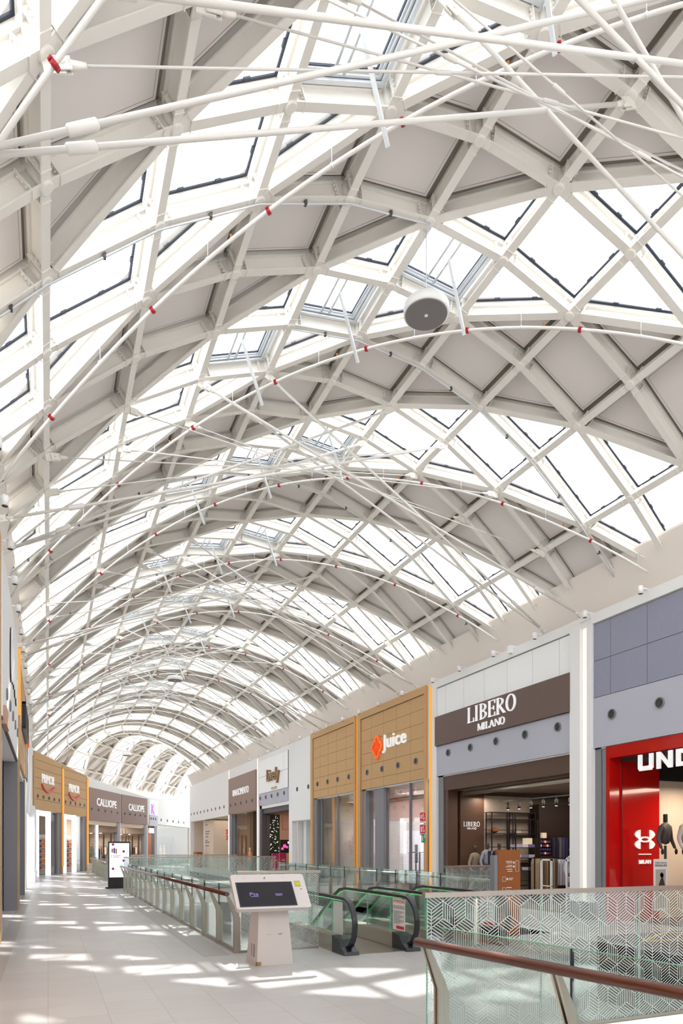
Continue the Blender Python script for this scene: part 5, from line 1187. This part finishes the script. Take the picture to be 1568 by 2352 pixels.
# head in its own tilted frame: u across, v up the slope, w out of the face
a, b, c = V((2.53, 9.84, .885)), V((3.69, 9.84, .885)), V((2.53, 10.27, 1.375))
hf = Fr(0, 0, 1, 0); hf.o = a; hf.d = (b - a).normalized(); hv = (c - a).normalized(); hf.n = hf.d.cross(hv); HLn = (c - a).length; HW = (b - a).length
hf.p = lambda u, v, w=0.0: hf.o + hf.d * u + hv * v + hf.n * w
def rrect(x0, x1, y0, y1, r, n=5):
    o = []
    for cx, cy, a0 in ((x1 - r, y1 - r, 0), (x0 + r, y1 - r, PI / 2), (x0 + r, y0 + r, PI), (x1 - r, y0 + r, 1.5 * PI)):
        for q in range(n + 1): o.append((cx + r * math.cos(a0 + PI / 2 * q / n), cy + r * math.sin(a0 + PI / 2 * q / n)))
    return o
mb = MB(hf); mb.prism(rrect(0, HW, 0, HLn, .045), -.075, 0); head = mb.build('screen_housing', M['kiosk'], k)
x0, x1, y0, y1 = .055, .945, .04, .50
mb = MB(hf); mb.box(x0, x1, y0, y1, 0, .004); mb.build('screen_bezel', M['black'], head)
mb = MB(hf); mb.box(x0 + .018, x1 - .018, y0 + .018, y1 - .018, .004, .006); sc = mb.build('screen', M['screen'], head)
text_obj('screen_logo', 'Pta', hf, .24, .24, .06, .001, M['purple'], head, .0065, 'LEFT', .0, width=.13)
mb = MB(hf); mb.box(.25, .37, .222, .23, .006, .0075); mb.box(.63, .75, .26, .268, .006, .0075); mb.box(.64, .74, .235, .245, .006, .0075); mb.build('screen_text', M['purple'], head)
bx(head, hf, 'card_reader', colmat(176, 160, 60), (.985, 1.08, .40, .51, -.002, .004)); bx(head, hf, 'reader_window', colmat(180, 186, 60), (.995, 1.07, .43, .48, .004, .006)); bx(head, hf, 'dark_slot', M['black'], (1.06, 1.085, .345, .355, 0, .004))
mb = MB(hf); mb.disc(.52, .575, 0, .012, .018, 14); mb.build('camera', M['kiosk'], head); mb = MB(hf); mb.disc(.525, .575, .012, .016, .010, 12); mb.build('camera_lens', M['black'], head)
mb = MB(hf)
for u in (.2, .83):
    for q in range(6): mb.disc(u + .018 * math.cos(q), .58 + .018 * math.sin(q), 0, .002, .003, 6)
mb.build('speaker_holes', M['greyframe'], head)

# ---------------------------------------------------------------- screen totem
t = thing('screen_totem', 'black framed digital totem with lit white screen', 'totem', (2.84, 31.3, 0)); f = Fr(2.38, 31.3, 1, 0)
bx(t, f, 'casing', M['black'], (0, .92, .06, 2.03, -.2, 0)); bx(t, f, 'base_plate', M['black'], (-.1, 1.02, 0, .06, -.3, .12)); scr = bx(t, f, 'screen', M['screenon'], (.05, .87, .48, 1.96, 0, .006))
mb = MB(f)
for u, v in ((.2, 1.9), (.64, 1.6), (.64, 1.2), (.2, .85), (.66, .7)): mb.disc(u, v, .006, .008, .055, 14)
mb.build('round_mark', M['magenta'], t); text_obj('screen_number', '7', f, .1, 1.33, .1, .002, M['magenta'], t, .006)
bx(t, f, 'screen_picture', colmat(220, 120, 70), (.14, .2, 1.55, 1.72, .006, .008), (.3, .36, 1.5, 1.72, .006, .008)); bx(t, f, 'screen_picture', colmat(60, 80, 180), (.22, .28, 1.52, 1.75, .006, .008)); bx(t, f, 'text_line', colmat(190, 160, 230), (.2, .55, 1.4, 1.42, .006, .008), (.2, .45, 1.34, 1.36, .006, .008))
# ---------------------------------------------------------------- brown directory
t = thing('directory_board', 'tall brown wooden wayfinding directory with white icons and grey side slab', 'directory', (8.5, 11.6, 0)); f = Fr(8.30, 11.5, 1, 0)
bx(t, f, 'board', M['dirwood'], (0, .54, 0.02, 1.74, -.1, 0)); bx(t, f, 'side_slab', M['greyframe'], (-.085, -.005, 0.0, 1.63, -.16, -.01)); bx(t, f, 'plinth', M['dgrey'], (-.09, .54, 0, .02, -.18, .02))
bx(t, f, 'text_line', M['paper'], *[(.18 + .02 * (i % 3), .34, v, v + .012, 0, .004) for i, v in enumerate((1.5, 1.47, 1.42, 1.39, 1.34, 1.3))], (.26, .36, 1.16, 1.172, 0, .004), (.26, .34, 1.13, 1.142, 0, .004), (.2, .32, .97, .985, 0, .004))
bx(t, f, 'icon', M['paper'], (.36, .395, 1.46, 1.50, 0, .004), (.36, .395, 1.38, 1.42, 0, .004), (.2, .24, 1.13, 1.17, 0, .004)); bx(t, f, 'colour_block', M['paper'], (.2, .28, .88, .93, 0, .004)); bx(t, f, 'colour_block', colmat(130, 200, 40), (.28, .32, .88, .93, 0, .004)); bx(t, f, 'colour_block', colmat(90, 50, 140), (.32, .36, .88, .93, 0, .004)); bx(t, f, 'colour_block', colmat(240, 140, 30), (.37, .41, .88, .93, 0, .004))
mb = MB(f)
for (a0, a1, b0, b1) in ((.42, .5, 1.3, 1.52), (.1, .18, 1.1, 1.2), (.1, .18, .72, .98)):
    for q in ((a0, a1, b0, b0 + .005), (a0, a1, b1 - .005, b1), (a0, a0 + .005, b0, b1), (a1 - .005, a1, b0, b1)): mb.box(*q, 0, .004)
mb.build('arrow_box', M['paper'], t)
# ---------------------------------------------------------------- black counter with yellow line
t = thing('black_counter', 'low black counter with a yellow diamond outline on top, behind patterned glass', 'counter', (6.8, 5.9, 0))
MB().box(5.95, 8.2, 5.58, 6.3, 0, .75).build('body', M['dgrey'] if False else M['black'], t)
mb = MB(); Q = [(6.05, 5.72), (6.9, 6.2), (7.9, 5.95), (6.95, 5.66)]
for i in range(4): mb.bar((*Q[i], .754), (*Q[(i + 1) % 4], .754), .03, .006)
mb.build('yellow_outline', colmat(230, 190, 40), t)
